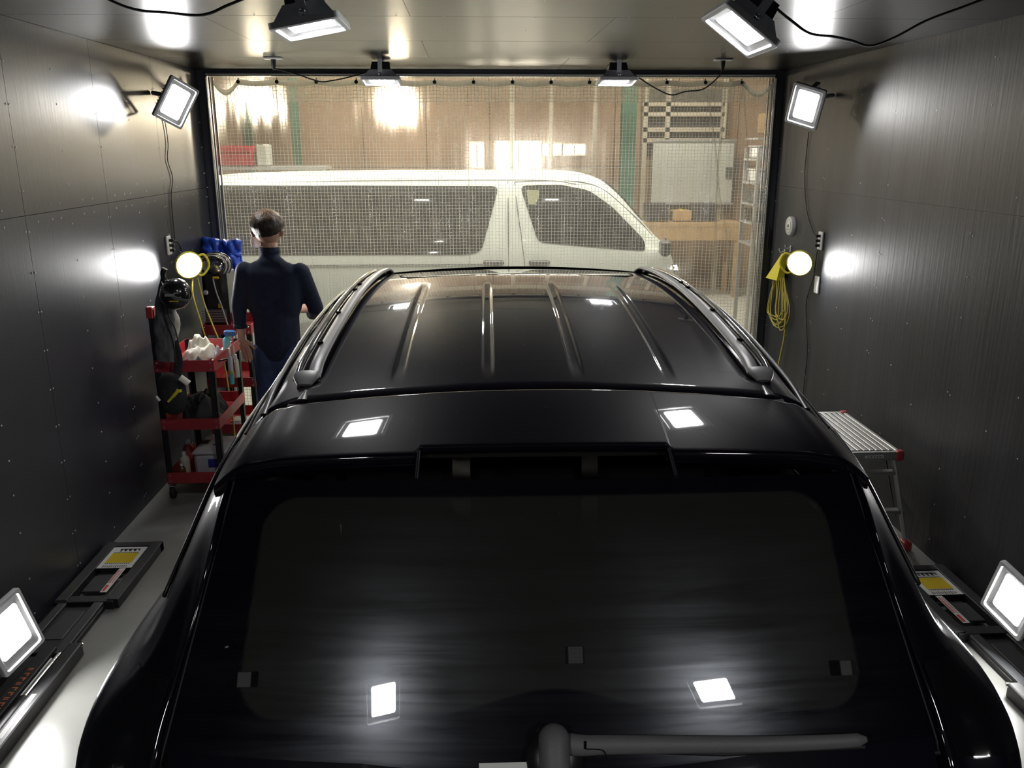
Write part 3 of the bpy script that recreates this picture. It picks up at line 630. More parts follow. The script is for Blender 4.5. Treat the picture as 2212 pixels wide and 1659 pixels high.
# ================================================================== BLACK CAR
car = thing('car', 'glossy black car with ribbed roof and roof rails filling the booth', 'car', (.117, 0, 0), (0, 0, -.02))
SY = [1.60, 1.67, 1.80, 1.96, 2.3, 2.75, 3.15, 3.6, 3.95]; SS = [.27, .262, .238, .175, .10, .045, -.02, -.11, -.19]
_t = [(1.60, 0.0)]
while _t[-1][0] < 3.97: a = _t[-1]; _t.append((a[0]+.01, a[1]+.01*crs(SY, SS, a[0]+.005)))
_zo = 1.560-[q[1] for q in _t if abs(q[0]-1.96) < .006][0]
def zc(y):
    k = (y-1.60)/.01; i = max(0, min(len(_t)-2, int(k))); f = k-i; return _zo+_t[i][1]*(1-f)+_t[i+1][1]*f
def zroof(x, y):
    ax = abs(x); d = .022*(ax/.55)**2 if ax < .55 else .022+(ax-.55)*.08+((ax-.55)**2)*2.2
    return zc(y)-d
RIB = (-.345, -.12, .105, .335)
def rib(x, y):
    ta = sstep(2.00, 2.14, y)*(1-sstep(2.86, 3.14, y))
    if ta <= 0: return 0
    r = 0
    for c in RIB:
        cc = c*(1+.0*(y-2)); u = abs(x-cc)/.019
        if u < 1: r = -.0055*(1-sstep(.35, 1, u))*ta
    return r
def seamY(x): return 1.965-.022*abs(x/.66)**2.2
xs = []
x = -.652
while x < .652:
    near = min(abs(x-c) for c in RIB); xs.append(x); x += .0028 if near < .03 else .012
xs.append(.652)
mb = MB(); NY = 150; vs = []
for j in range(NY+1):
    for x in xs:
        y = seamY(x)+.004+(3.93-seamY(x))*j/NY; z = zroof(x, y)+rib(x, y)
        if j == 0: z -= .012
        vs.append((x, y, z))
Wd = len(xs); mb.add(vs, [(j*Wd+i, j*Wd+i+1, (j+1)*Wd+i+1, (j+1)*Wd+i) for j in range(NY) for i in range(Wd-1)], True)
roof = mb.build('roof', 'paint_black', car)
# panel gap at the front of the roof
ln = lambda name, pts, r, m, par=car: MB().tube(cr(pts, 10), r, 5).build(name, m, par)
ln('roof_panel_gap', [(-.42, 3.80, zroof(-.42, 3.80)), (-.47, 3.45, zroof(-.47, 3.45)), (-.44, 3.33, zroof(-.44, 3.33)), (-.38, 3.30, zroof(-.38, 3.30)), (0, 3.31, zroof(0, 3.31)), (.38, 3.30, zroof(.38, 3.30)), (.44, 3.33, zroof(.44, 3.33)), (.47, 3.45, zroof(.47, 3.45)), (.42, 3.80, zroof(.42, 3.80))], .0022, 'gap_black', roof)
# spoiler
def zsp(x, y):
    ax = abs(x); k = .55*sstep(1.96, 1.72, y) if False else .55*(1-sstep(1.70, 1.96, y)); return zroof(min(ax, .60), y)+k*.022*(min(ax, .6)/.55)**2-(max(0, ax-.60)**2)*5
def sp_edge(x):
    ax = abs(x); e = 1.690-.03*max(0, ax-.5)
    return e+.028*(1-sstep(.262, .276, ax))
mb = MB(); xs2 = sorted(set([-.70+1.40*i/140 for i in range(141)]+[s*(.262+.002*k) for s in (-1, 1) for k in range(8)])); NJ = 40; vs = []
for j in range(NJ+1):
    for x in xs2:
        t = j/NJ; ax = abs(x); y0 = seamY(min(ax, .66))-.004-(max(0, ax-.62)*1.2); y1 = sp_edge(x)-.0; y = y0+(y1-y0)*t
        z = zsp(x, y)-.012*(1-sstep(.0, .04, t)) if t < .04 else zsp(x, y)
        z -= .0+.010*sstep(.86, 1, t)*0
        vs.append((x, y, z))
# rounded trailing lip folding down to a short rear face
for k, (dy, dz) in enumerate(((-.005, -.003), (-.008, -.009), (.000, -.042), (.03, -.046))):
    for x in xs2:
        y = sp_edge(x); f = .55 if abs(x) < .269 else 1
        vs.append((x, y+dy, zsp(x, y)+dz*f))
W2 = len(xs2); mb.add(vs, [(j*W2+i+1, j*W2+i, (j+1)*W2+i, (j+1)*W2+i+1) for j in range(NJ+4) for i in range(W2-1)], True)
sp = mb.build('spoiler', 'paint_black', car)
for s in (-1, 1):
    mb = MB(); mb.tube([(s*.268, 1.62, 1.462), (s*.268, 1.70, zsp(.268, 1.70)-.006)], .006, 6); mb.build('notch_edge', 'paint_black', sp)
# rear window surface
def G(s, t, off=0):
    wdt = .648+.082*t; y = 1.615-.305*t+.045*s*s; z = 1.462-.417*t-.012*s*s-.035*t*t*(1-s*s)*.3
    return Vector((s*wdt, y-off*.79, z+off*.61))
NG, NH = 260, 150
mb = MB(); mb.grid(lambda a, b: G(2*a-1, 1.06*b), NG, NH, flip=True)
rw = mb.build('rear_window', 'rear_glass', car)
at = rw.data.attributes.new('clear', 'FLOAT', 'POINT'); vals = []
for j in range(NH+1):
    for i in range(NG+1):
        s = 2*i/NG-1; t = 1.06*j/NH; wdt = .648+.082*t; X = abs(s)*wdt; T = t*.517
        hx = .575+.03*t
        hy0, hy1 = .035, .455; cy = (hy0+hy1)/2; hh = (hy1-hy0)/2; r = .075
        qx, qy = X-(hx-r), abs(T-cy)-(hh-r); d = math.hypot(max(qx, 0), max(qy, 0))+min(max(qx, qy), 0)-r
        xx = s*wdt; dome = T-(.455-.055*math.exp(-((xx-.0)/.17)**2)); d = max(d, dome)
        vals.append(1-sstep(-.003, .003, d))
at.data.foreach_set('value', vals)
# dark seals beside the window and edge strips
for s in (-1, 1):
    MB().tube([G(s*1.004, t/10, -.006) for t in range(0, 12)], .004, 6).build('window_seal', 'rubber', car)
MB().tube([G(k/15, 1.06, -.004) for k in range(-15, 16)], .005, 6).build('window_seal', 'rubber', car)
def on_glass(u, v, off=0):     # point of the window plane behind an image point, in car coordinates
    d = ray(u, v); p0 = Vector((0, 1.615, 1.462)); n = Vector((0, -.417, .305)).normalized(); n.x = 0
    p0 = p0+n*off; k = (p0-CC).dot(n)/d.dot(n); p = CC+d*k
    return Vector((p.x-.117-.02*p.y, p.y, p.z))
# small tabs stuck behind the glass
for (u, v, w_, h_, lb) in ((524, 1476, .026, .028, 'small square clip'), (1243, 1414, .029, .032, 'dotted square sensor tab'), (1822, 1435, .022, .028, 'small square clip')):
    p = on_glass(u, v, .006); Rm = Matrix(((1, 0, 0), (0, .59, -.807), (0, .807, .59)))
    mb = MB().box(p, (w_, h_, .003), rot=Matrix(((1, 0, 0), (0, .59, -.807), (0, .807, .59))), bev=.001); o = mb.build('window_clip', 'rail_clip', car); o['label'] = lb
    if 'dot' in lb:
        mb = MB()
        for a in range(-1, 2):
            for b in range(-1, 3): mb.box(p+Rm@Vector((a*.008, (b-.5)*.007, .002)), (.002, .003, .001), rot=Rm)
        mb.build('dots', 'label_black', o)
p = on_glass(486, 1405, .006); MB().lathe([(0, .002), (.004, 0)], p, 8).build('droplet', 'label_grey', car)
p = on_glass(1099, 1656, .008); MB().box(p, (.108, .012, .002), rot=Rm).build('white_sticker', 'label_white', car)['label'] = 'white sticker strip'
# rear wiper
wp = bpy.data.objects.new('rear_wiper', None); COL.objects.link(wp); wp.parent = car
gl = lambda u, v, off: on_glass(u, v, off)
capn = [gl(1198, 1572, .018), gl(1197, 1590, .034), gl(1197, 1625, .040), gl(1199, 1665, .040), gl(1200, 1720, .036)]
MB().tube(cr(capn, 6), [(.012+.016*math.sin(min(1, i/7)*PI/2), .010+.012*math.sin(min(1, i/7)*PI/2)) for i in range(25)], 20, flat=(1, 0, 0)).build('pivot_cap', 'wiper', wp)
arm = cr([gl(1212, 1606, .022), gl(1260, 1609, .024), gl(1310, 1607, .024), gl(1480, 1604, .022), gl(1650, 1601, .020), gl(1790, 1594, .018), gl(1866, 1588, .014)], 8)
rad = []
for i in range(len(arm)):
    t = i/(len(arm)-1); k = .0175 if t < .06 else .020-.0085*t
    if t > .96: k *= max(.45, 1-(t-.96)*14)
    rad.append((k, k*.62))
wa = MB().tube(arm, rad, 18, flat=(0, .6, .8)).build('wiper_arm', 'wiper', wp)
c = [gl(1264, 1600, .0375), gl(1264, 1617, .0372)]; MB().tube(c, .0022, 6).build('joint_slot', 'gap_black', wa)
MB().tube(cr([gl(1264, 1617, .037), gl(1296, 1618, .037), gl(1306, 1624, .036), gl(1309, 1637, .031)], 4), .0009, 5).build('joint_line', 'gap_black', wa)
MB().tube([gl(1262, 1622-5, .010), gl(1560, 1624, .008), gl(1862, 1604, .006)], .004, 6, flat=(0, .6, .8)).build('wiper_blade', 'rubber', wp)
MB().lathe([(.055, 0), (.05, .01), (.03, .018), (0, .02)], gl(1198, 1640, .004), 20, rot=Matrix(((1, 0, 0), (0, .59, -.807), (0, .807, .59)))).build('pivot_base', 'trim_black', wp)
# side body, both sides
def Ye(z): return 1.305+(z-1.045)*.735+.045
def ROWS():
    g = lambda y, d: zc(y)-d
    return [
     [(.656, 1.93, g(1.93, .055)), (.662, 2.15, g(2.15, .05)), (.668, 2.7, g(2.7, .052)), (.662, 3.3, g(3.3, .055)), (.63, 3.93, g(3.93, .05)), (.775, 4.72, 1.10), (.70, 5.70, .90)],
     [(.676, 1.82, 1.478), (.693, 2.12, 1.497), (.703, 2.7, 1.523), (.700, 3.3, 1.517), (.668, 3.93, 1.475), (.80, 4.70, 1.08), (.74, 5.72, .85)],
     [(.668, Ye(1.42), 1.42), (.728, 1.88, 1.42), (.747, 2.7, 1.43), (.745, 3.3, 1.43), (.725, 3.98, 1.37), (.82, 4.68, 1.06), (.76, 5.74, .80)],
     [(.690, Ye(1.28), 1.28), (.782, 1.74, 1.28), (.800, 2.7, 1.28), (.80, 3.3, 1.28), (.79, 4.0, 1.22), (.84, 4.66, 1.03), (.78, 5.76, .75)],
     [(.718, Ye(1.15), 1.15), (.832, 1.62, 1.15), (.845, 2.7, 1.12), (.845, 3.3, 1.10), (.845, 4.0, 1.07), (.86, 4.66, 1.0), (.80, 5.78, .70)],
     [(.738, Ye(1.05), 1.05), (.908, 1.50, 1.065), (.935, 2.7, 1.03), (.915, 3.3, 1.0), (.91, 4.0, .985), (.89, 4.66, .94), (.82, 5.80, .66)],
     [(.742, Ye(.93), .93), (.922, 1.42, .94), (.940, 2.7, .92), (.905, 3.3, .9), (.905, 4.0, .88), (.90, 4.66, .85), (.84, 5.82, .60)],
     [(.725, 1.14, .62), (.905, 1.32, .62), (.92, 2.7, .62), (.90, 3.3, .6), (.90, 4.0, .6), (.90, 4.66, .6), (.84, 5.85, .5)],
     [(.70, 1.14, .26), (.88, 1.32, .26), (.895, 2.7, .26), (.88, 3.3, .26), (.88, 4.0, .26), (.88, 4.66, .26), (.82, 5.86, .27)]]
rows = ROWS()
def dens(n):
    out = []
    for r in rows:
        r2 = [Vector(p) for p in r]; e = r2[0]; ex = Vector((e.x-.010, e.y+.028, e.z-.012)); 
        c = cr(r2, 14); out.append([ex, e+(ex-e)*.15]+c)
    return out
D = dens(14)
def bodygrid(sgn):
    nr = len(D); nc = len(D[0]); cols = [cr([D[r][c] for r in range(nr)], 8) for c in range(nc)]; m_ = len(cols[0])
    mb = MB(); vs = [(sgn*cols[c][r].x, cols[c][r].y, cols[c][r].z) for r in range(m_) for c in range(nc)]
    fs = []
    for r in range(m_-1):
        for c in range(nc-1):
            q = (r*nc+c, r*nc+c+1, (r+1)*nc+c+1, (r+1)*nc+c); fs.append(q if sgn < 0 else q[::-1])
    mb.add(vs, fs, True); return mb, cols
for s in (-1, 1):
    mb, cols = bodygrid(s); sb = mb.build('body_side', 'paint_black', car)
    fn = lambda c, r, off=.003: Vector((s*(cols[c][r].x+off), cols[c][r].y, cols[c][r].z+off*.4))
    # side windows: rear quarter, rear door, front door
    for nm, c0, c1, r0, r1 in (('quarter_window', 14, 24, 13, 28), ('side_window', 26, 38, 12, 31), ('side_window', 40, 58, 12, 31)):
        mb = MB(); vs = [fn(c, r) for r in range(r0, r1+1) for c in range(c0, c1+1)]; n_ = c1-c0+1
        mb.add(vs, [((r*n_+c), (r*n_+c+1), ((r+1)*n_+c+1), ((r+1)*n_+c)) if s < 0 else ((r*n_+c), ((r+1)*n_+c), ((r+1)*n_+c+1), (r*n_+c+1)) for r in range(r1-r0) for c in range(n_-1)], True); mb.build(nm, 'side_glass', sb)
        rim = [fn(c, r0, .005) for c in range(c0, c1+1)]+[fn(c1, r, .005) for r in range(r0, r1+1)]+[fn(c, r1, .005) for c in range(c1, c0-1, -1)]+[fn(c0, r, .005) for r in range(r1, r0-1, -1)]
        MB().tube(rim, .005, 5).build('window_trim', 'trim_black', sb)
    for c_ in (25, 39, 62): MB().tube([fn(c_, r, .0015) for r in range(8, 60)], .0022, 5).build('door_gap', 'gap_black', sb)
    for c_ in (30, 45): p = fn(c_, 45, .018); MB().box(p, (.02, .18, .028), bev=.008).build('door_handle', 'paint_black', sb)
    # ditch moulding beside the roof and door frame line
    MB().tube([fn(c, 0, .0) for c in range(3, 60)], [(.008, .004)]*57, 8, flat=(1, 0, 0)).build('roof_moulding', 'trim_black', car)
    MB().tube([fn(c, 7, .002) for c in range(3, 60)], .003, 6).build('frame_moulding', 'paint_black', car)
    # tail lamp wrapping the corner
    mb = MB(); vs = [fn(c, r, .0025) for r in range(33, 45) for c in range(3, 13)]
    mb.add(vs, [((r*10+c), (r*10+c+1), ((r+1)*10+c+1), ((r+1)*10+c)) if s < 0 else ((r*10+c), ((r+1)*10+c), ((r+1)*10+c+1), (r*10+c+1)) for r in range(11) for c in range(9)], True); mb.build('tail_lamp', 'side_glass', car)
    # wheels
    for y_ in (1.98, 4.75):
        o = MB().lathe([(.0, -.11), (.24, -.115), (.335, -.10), (.35, -.06), (.35, .06), (.335, .10), (.24, .115), (0, .11)], (s*.80, y_, .35), 32, rot=Matrix.Rotation(PI/2, 3, 'Y')).build('wheel', 'rubber', car)
        MB().lathe([(0, s*.118), (.05, s*.12), (.20, s*.105), (.23, s*.117)], (s*.80, y_, .35), 24, rot=Matrix.Rotation(PI/2, 3, 'Y')).build('rim', 'alu_dull', o)
    # door mirror
    mm = MB(); mm.lathe([(0, -.11), (.05, -.10), (.085, -.05), (.09, 0), (.08, .05), (.045, .09), (0, .10)], (s*1.0, 4.30, 1.10), 20, rot=Matrix.Rotation(PI/2, 3, 'Y')); 
    mo = mm.build('door_mirror', 'paint_black', car); MB().box((s*1.0, 4.20, 1.10), (.16, .012, .10), bev=.004).build('mirror_glass', 'chrome', mo)
    # roof rail: gloss outer strip, satin inner strip with clips, end caps
    rl = bpy.data.objects.new('roof_rail', None); COL.objects.link(rl); rl.parent = car
    def rp(x, y, h): return Vector((s*x, y, zroof(x, y)+h))
    ys_ = [2.06+i*(3.72-2.06)/30 for i in range(31)]
    hh = lambda y: .020*sstep(2.02, 2.14, y)*(1-sstep(3.60, 3.76, y))+.006
    wx_ = lambda y: .012*sstep(2.6, 3.7, y)
    MB().tube([rp(.600-wx_(y), y, hh(y)) for y in ys_], [(.0085, .009)]*31, 10, flat=(1, 0, 0)).build('outer_strip', 'rail_gloss', rl)
    MB().tube([rp(.556-wx_(y), y, hh(y)-.002) for y in ys_], [(.0175, .007)]*31, 12, flat=(1, 0, 0)).build('inner_strip', 'rail_satin', rl)
    MB().tube([rp(.580-wx_(y), y, hh(y)-.016) for y in ys_], [(.014, .006)]*31, 8, flat=(1, 0, 0)).build('channel', 'gap_black', rl)
    for (ya, yb) in ((2.03, 2.075), (3.70, 3.75)):
        MB().tube([rp(.574, ya+(yb-ya)*k/6, .005+.012*math.sin(PI*(k/6)*.5 if ya < 3 else PI*(1-k/6)*.5)) for k in range(7)], [(.034*(.55+.45*math.sin(PI*min(1, (k/6 if ya < 3 else 1-k/6)*1.2)/2)), .004+.004*(k/6 if ya < 3 else 1-k/6)) for k in range(7)], 14, flat=(1, 0, 0)).build('end_cap', 'rail_satin', rl)
    for y_ in (2.25, 2.55, 2.88, 2.98): MB().box(rp(.572-wx_(y_), y_, hh(y_)+.006), (.014, .010, .008)).build('clip', 'gap_black', rl)
    # small recess behind each rail end
    MB().tube([rp(.565, 1.955+.01*k, .001) for k in range(6)], [(.012-.0012*k, .002) for k in range(6)], 8, flat=(1, 0, 0)).build('rail_recess', 'rail_gloss', car)
# tailgate below the window, bumper
mb = MB()
def tg(s, t):
    k = [(1.305, 1.035), (1.27, .985), (1.235, .92), (1.21, .80), (1.19, .66), (1.17, .52)]
    y = crs([0, .15, .3, .55, .8, 1], [q[0] for q in k], t); z = crs([0, .15, .3, .55, .8, 1], [q[1] for q in k], t)
    return (s*(.722-.005*t), y+.045*s*s-.012*math.sin(PI*t), z-.01*(1-s*s)*(1-t))
mb.grid(lambda a, b: tg(2*a-1, b), 60, 24, flip=True); mb.build('tailgate', 'paint_black', car)
mb = MB().box((0, 1.155, .70), (.34, .012, .17), bev=.004); o = mb.build('licence_plate', 'label_white', car)
mb = MB(); mb.grid(lambda a, b: ((2*a-1)*(.86-.02*abs(2*b-1)), 1.08+.32*abs(2*a-1)**4+.03*(2*b-1)**2, .26+.32*b), 50, 12); mb.build('bumper', 'paint_black', car, solid=-.02)
# windscreen, bonnet, nose, floor pan
def ws(a, b):
    s = 2*a-1; return (s*(.62+.145*b), 3.945+.74*b+.05*(1-s*s)*b+.02*(1-s*s), 1.548-.45*b+.012*(1-s*s)*4*b*(1-b)+.030*(1-s*s)*(1-b))
MB().grid(ws, 30, 16).build('windscreen', 'side_glass', car)
MB().grid(lambda a, b: ((2*a-1)*(.775-.06*b), 4.70+1.02*b, 1.10-.20*b**1.4+.05*(1-(2*a-1)**2)), 24, 16).build('bonnet', 'paint_black', car)
MB().grid(lambda a, b: ((2*a-1)*(.71+.11*math.sin(PI*b/2)), 5.71+.16*math.sin(PI*b/2)+.06*(1-(2*a-1)**2), .90-.62*b), 24, 12).build('front_bumper', 'paint_black', car)
MB().box((0, 3.4, .24), (1.66, 4.3, .06)).build('floor_pan', 'black_matte', car)
# cabin seen through the tinted window
cab = bpy.data.objects.new('cabin', None); COL.objects.link(cab); cab.parent = car
MB().box((0, 2.0, .86), (1.24, 1.05, .03)).build('luggage_floor', 'interior', cab)
for x in (-.42, 0, .42):
    MB().box((x, 2.58, 1.08), (.36, .12, .50), bev=.03, rot=Matrix.Rotation(-.15, 3, 'X')).build('seat_back', 'seat_fabric', cab)
    MB().box((x, 2.62, 1.39), (.24, .09, .12), bev=.03).build('headrest', 'seat_fabric', cab)
MB().grid(lambda a, b: ((2*a-1)*.60, 1.72+1.9*b, zroof(0, 1.72+1.9*b)-.035), 4, 8).build('headlining', 'interior', cab)
for s in (-1, 1): MB().box((s*.63, 2.1, 1.08), (.03, 1.0, .5)).build('side_lining', 'interior', cab)
# ================================================================== SCISSOR LIFT PLATES
def lift(name, lb, x0, x1, y1, sgn):
    """low black lift section along the wall; sgn +1 = its inner edge is x1"""
    xc, wd = (x0+x1)/2, x1-x0; t = thing(name, lb, 'vehicle lift', (xc, y1-1.2, 0)); L = lambda x, y: (x-xc, y-(y1-1.2)); inn = x1 if sgn > 0 else x0; out = x0 if sgn > 0 else x1
    def bx(nm, xa, xb, ya, yb, za, zb, m, bev=.003, par=t):
        a = L((xa+xb)/2, (ya+yb)/2); return MB().box((a[0], a[1], (za+zb)/2), (abs(xb-xa), abs(yb-ya), zb-za), bev=bev).build(nm, m, par)
    rw_ = .055
    bx('rail', inn-sgn*rw_, inn, y1-.62, y1, 0, .09, 'lift_black'); bx('rail', out, out+sgn*rw_, y1-.62, y1, 0, .09, 'lift_black')
    bx('end_beam', out, inn, y1-.05, y1, 0, .085, 'lift_black')
    bx('cross_plate', out+sgn*rw_, inn-sgn*rw_, y1-.29, y1-.05, .05, .075, 'lift_black')
    bx('cross_plate', out+sgn*.07, inn-sgn*.11, y1-.50, y1-.34, .02, .05, 'lift_grey')
    bx('cross_beam', out, inn-sgn*.02, y1-.63, y1-.57, 0, .08, 'lift_black')
    # lower deck running towards the camera
    bx('deck', out, inn-sgn*.06, y1-1.02, y1-.63, .0, .045, 'lift_black'); bx('rail', inn-sgn*.11, inn-sgn*.065, y1-1.05, y1-.60, .03, .075, 'lift_grey')
    bx('rail', out+sgn*.02, out+sgn*.06, y1-1.05, y1-.60, .03, .075, 'lift_grey'); bx('slot', out+sgn*.08, inn-sgn*.13, y1-.92, y1-.68, .045, .050, 'lift_grey')
    # inner scissor arms, ram and rods
    bx('scissor_arm', inn-sgn*.055, inn, y1-2.0, y1-1.0, .0, .11, 'black_steel', .006); bx('scissor_arm', inn-sgn*.16, inn-sgn*.10, y1-2.1, y1-1.02, .0, .10, 'lift_black', .004)
    bx('scissor_arm', out+sgn*.02, out+sgn*.07, y1-2.4, y1-1.02, 0, .10, 'lift_black', .004)
    bx('deck', out, inn-sgn*.16, y1-2.6, y1-1.03, 0, .03, 'lift_black')
    a = L(inn-sgn*.078, y1-1.55); MB().tube([(a[0], y1-2.05-(y1-1.2), .075), (a[0], y1-1.35-(y1-1.2), .075)], .018, 14).build('ram', 'black_steel', t)
    MB().tube([(a[0], y1-1.36-(y1-1.2), .075), (a[0], y1-1.05-(y1-1.2), .075)], .009, 10).build('ram_rod', 'chrome', t)
    b = L(out+sgn*.19, 0); MB().tube([(b[0], y1-1.75-(y1-1.2), .06), (b[0], y1-1.08-(y1-1.2), .06)], .012, 10).build('pipe', 'alu_dull', t)
    for (yy_, xx) in ((y1-1.0, inn-sgn*.02), (y1-2.02, inn-sgn*.03)):
        q = L(xx, yy_); MB().lathe([(.022, -.012), (.024, 0), (.018, .012), (0, .014)], (q[0], q[1], .085), 14).build('bolt_cap', 'chrome', t)
    # raised lower pad near the camera
    bx('pad', inn-sgn*.12, inn+sgn*.01, y1-2.9, y1-2.12, 0, .09, 'black_steel', .01)
    bx('pad', out, inn-sgn*.14, y1-2.9, y1-2.62, 0, .07, 'lift_black', .008)
    # warning label: white border, yellow field, black zigzag and ticks
    z = .0755; a, bb = out+sgn*rw_*1.0, inn-sgn*rw_*1.15; X0, X1 = min(a, bb), max(a, bb)
    lb_ = bx('warning_label', X0, X1, y1-.29, y1-.055, z, z+.0015, 'label_white', 0)
    bx('yellow_field', X0+.02, X1-.02, y1-.235, y1-.125, z+.0015, z+.0025, 'yellow', 0, lb_)
    mb = MB(); n = 12
    for k in range(n):
        xa = X0+.024+(X1-X0-.048)*k/n
        for yk in (y1-.243, y1-.120): q = L(xa+.004, yk); mb.box((q[0], q[1], z+.003), ((X1-X0)/n*.5, .006, .0015))
        q = L(xa+.004, y1-.272); mb.box((q[0], q[1], z+.002), (.004, .018+.008*(k % 3 == 0), .0015))
    for k in range(4):
        q = L(X0+.05+(X1-X0-.08)*k/4+.01, y1-.086)
        mb.box((q[0], q[1]+.006, z+.002), (.034, .008, .0015)); mb.box((q[0]-.008, q[1]-.008, z+.002), (.009, .022, .0015)); mb.box((q[0]+.012, q[1]-.006, z+.002), (.007, .014, .0015), rot=Matrix.Rotation(.6, 3, 'Z'))
    mb.build('lettering', 'label_black', lb_)
    q = inn-sgn*.098; s2 = bx('caution_strip', q-.016, q+.016, y1-.55, y1-.31, .088, .0895, 'label_white', 0)
    bx('red_bar', q-.012, q+.002, y1-.54, y1-.48, .0895, .0905, 'label_red', 0, s2); mb = MB()
    for k in range(14): p_ = L(q-.008, y1-.46+.010*k); mb.box((p_[0], p_[1], .0900), (.010, .006, .001)); p_ = L(q+.006, y1-.46+.010*k); mb.box((p_[0], p_[1], .0900), (.008, .0045, .001))
    mb.build('lettering', 'label_red', s2)
    # orange lettering on the inner arm, grey rating label on the outer arm
    q = inn-sgn*.13; mb = MB()
    for k in range(22):
        yk = y1-1.18-.032*k; p_ = L(q, yk); mb.box((p_[0], p_[1], .1008), (.022, .006, .001))
        if k % 3: mb.box((p_[0]+sgn*.007, p_[1]-.010, .1008), (.006, .016, .001))
        else: mb.box((p_[0], p_[1]-.010, .1008), (.020, .005, .001))
    mb.build('orange_lettering', 'label_orange', t); t.scale = (1, 1, .55)
    q = inn-sgn*.03; bx('rating_label', q-.010, q+.010, y1-1.62, y1-1.36, .1105, .1112, 'label_grey', 0)
    return t
lift('lift_section', 'black lift section with yellow warning label along the left wall', -1.995, -1.70, 4.31, 1)
lift('lift_section', 'black lift section with yellow warning label along the right wall', 2.11, 2.40, 3.83, -1)
# ================================================================== WORK PLATFORM (right)
pf = thing('work_platform', 'aluminium work platform with red corner caps by the right wall', 'platform', (2.07, 4.52, 0))
X0, X1, Y0, Y1, Z = 1.86-2.07, 2.275-2.07, 4.16-4.52, 4.86-4.52, .545
for s in (0, 1): xx = (X0, X1)[s]; MB().box((xx, 0, Z-.024), (.022, Y1-Y0, .048), bev=.003).build('side_rail', 'alu', pf)
for yy_ in (Y0, Y1): MB().box(((X0+X1)/2, yy_, Z-.024), (X1-X0, .022, .048), bev=.003).build('end_rail', 'alu', pf)
nsl = 11
for k in range(nsl):
    x = X0+.02+(X1-X0-.04)*(k+.5)/nsl; MB().box((x, 0, Z-.004), ((X1-X0-.04)/nsl*.68, Y1-Y0-.02, .012), bev=.002).build('slat', 'alu', pf)
MB().box(((X0+X1)/2, 0, Z-.014), (X1-X0-.02, Y1-Y0-.02, .006)).build('deck', 'alu_dull', pf)
for xx in (X0, X1):
    for yy_ in (Y0, Y1): MB().box((xx, yy_, Z-.022), (.040, .040, .056), bev=.006).build('corner_cap', 'red_paint', pf)
MB().box((X1-.14, Y0-.0118, Z-.024), (.10, .001, .014)).build('name_label', 'label_white', pf)
mb = MB()
for k in range(11): mb.box((X1-.182+.0085*k, Y0-.0126, Z-.024), (.005 if k % 2 else .003, .0008, .008))
mb.build('lettering', 'label_black', pf)
for xx, sx in ((X0+.01, 0), (X1-.012, 1)):
    for yy_, dy in ((Y0, -.10), (Y1, .10)):
        dx = .078*(1 if sx else -1)
        p0, p1 = Vector((xx, yy_+(.03 if yy_ < 0 else -.03), Z-.05)), Vector((xx+dx, yy_+dy*.6, .03))
        MB().tube([p0, p1], [(.024, .013)]*2, 4, flat=(0, 1, 0)).build('leg', 'alu_dull', pf)
        MB().box((p1.x, p1.y, .028), (.045, .075, .056), bev=.008).build('foot', 'red_paint', pf)
for yy_, dy in ((Y0, -.10), (Y1, .10)):
    for z in (.42, .21):
        k = (Z-.05-z)/(Z-.08); hw_ = (X1-X0)/2-.01+.078*k; y_ = yy_+(.03 if yy_ < 0 else -.03)*(1-k)+dy*.6*k
        MB().box(((X0+X1)/2, y_, z), (2*hw_-.02, .045, .022), bev=.003).build('rung', 'alu', pf)
        for s in (-1, 1): MB().lathe([(.006, 0), (.004, .004)], ((X0+X1)/2+s*(hw_+.002), y_-.024*(1 if dy < 0 else -1), z), 8, rot=Matrix.Rotation(PI/2, 3, 'X')).build('rivet', 'chrome', pf)
for s in (0, 1):
    xx = (X0, X1)[s]+(.03 if s else -.03)
    MB().tube([(xx, Y0+.01, .16), (xx*.98, Y0+.22, Z-.05)], [(.010, .003)]*2, 4, flat=(0, 1, 0)).build('brace', 'black_steel', pf)
t = tag(MB().lathe([(0, 0), (.03, .0), (.034, .02), (.028, .028), (0, .03)], (0, 0, 0), 16).build('sanding_pad', 'clear_bin', loc=(1.925, 4.72, .548)), 'small clear round pad lying at the far corner of the work platform', 'pad')
MB().box((.02, 0, .04), (.05, .02, .02), bev=.004).build('handle', 'black_plastic', t)
# ================================================================== RIGHT WALL FITTINGS
p = atX(1712, 488, XR); t = thing('round_alarm', 'round white alarm on the right wall near the curtain', 'alarm', tuple(p))
Rn = Matrix.Rotation(-PI/2, 3, 'Y')
MB().lathe([(.070, 0), (.070, .026), (.064, .032), (0, .033)], n=32, rot=Rn).build('case', 'white_plastic', t)
MB().tube([Vector((-.034, .05*math.cos(k*PI/16), .05*math.sin(k*PI/16))) for k in range(33)], .0012, 5).build('ring', 'label_grey', t); MB().box((-.0345, 0, 0), (.003, .016, .02)).build('sensor', 'label_black', t)
MB().box((-.0345, .004, -.026), (.001, .03, .004)).build('lettering', 'label_black', t)
def wallbox(name, lb, cat, x, u, v, w_, h_, sg, holes=0):
    p = atX(u, v, x); t = thing(name, lb, cat, tuple(p)); MB().box((sg*.007, 0, 0), (.014, w_, h_), bev=.004).build('plate', 'white_plastic', t)
    for k in range(holes):
        z = h_*.26*(1-k)
        MB().box((sg*.0145, 0, z), (.001, .02, .022)).build('outlet', 'label_grey', t)
        if name == 'socket_strip': MB().box((sg*.03, 0, z), (.032, .022, .018), bev=.004).build('plug', 'cord_black', t)
    return t
wallbox('socket_strip', 'white wall socket with three black plugs, beside the right work light', 'socket', XR, 1775, 520, .075, .125, -1, 3)
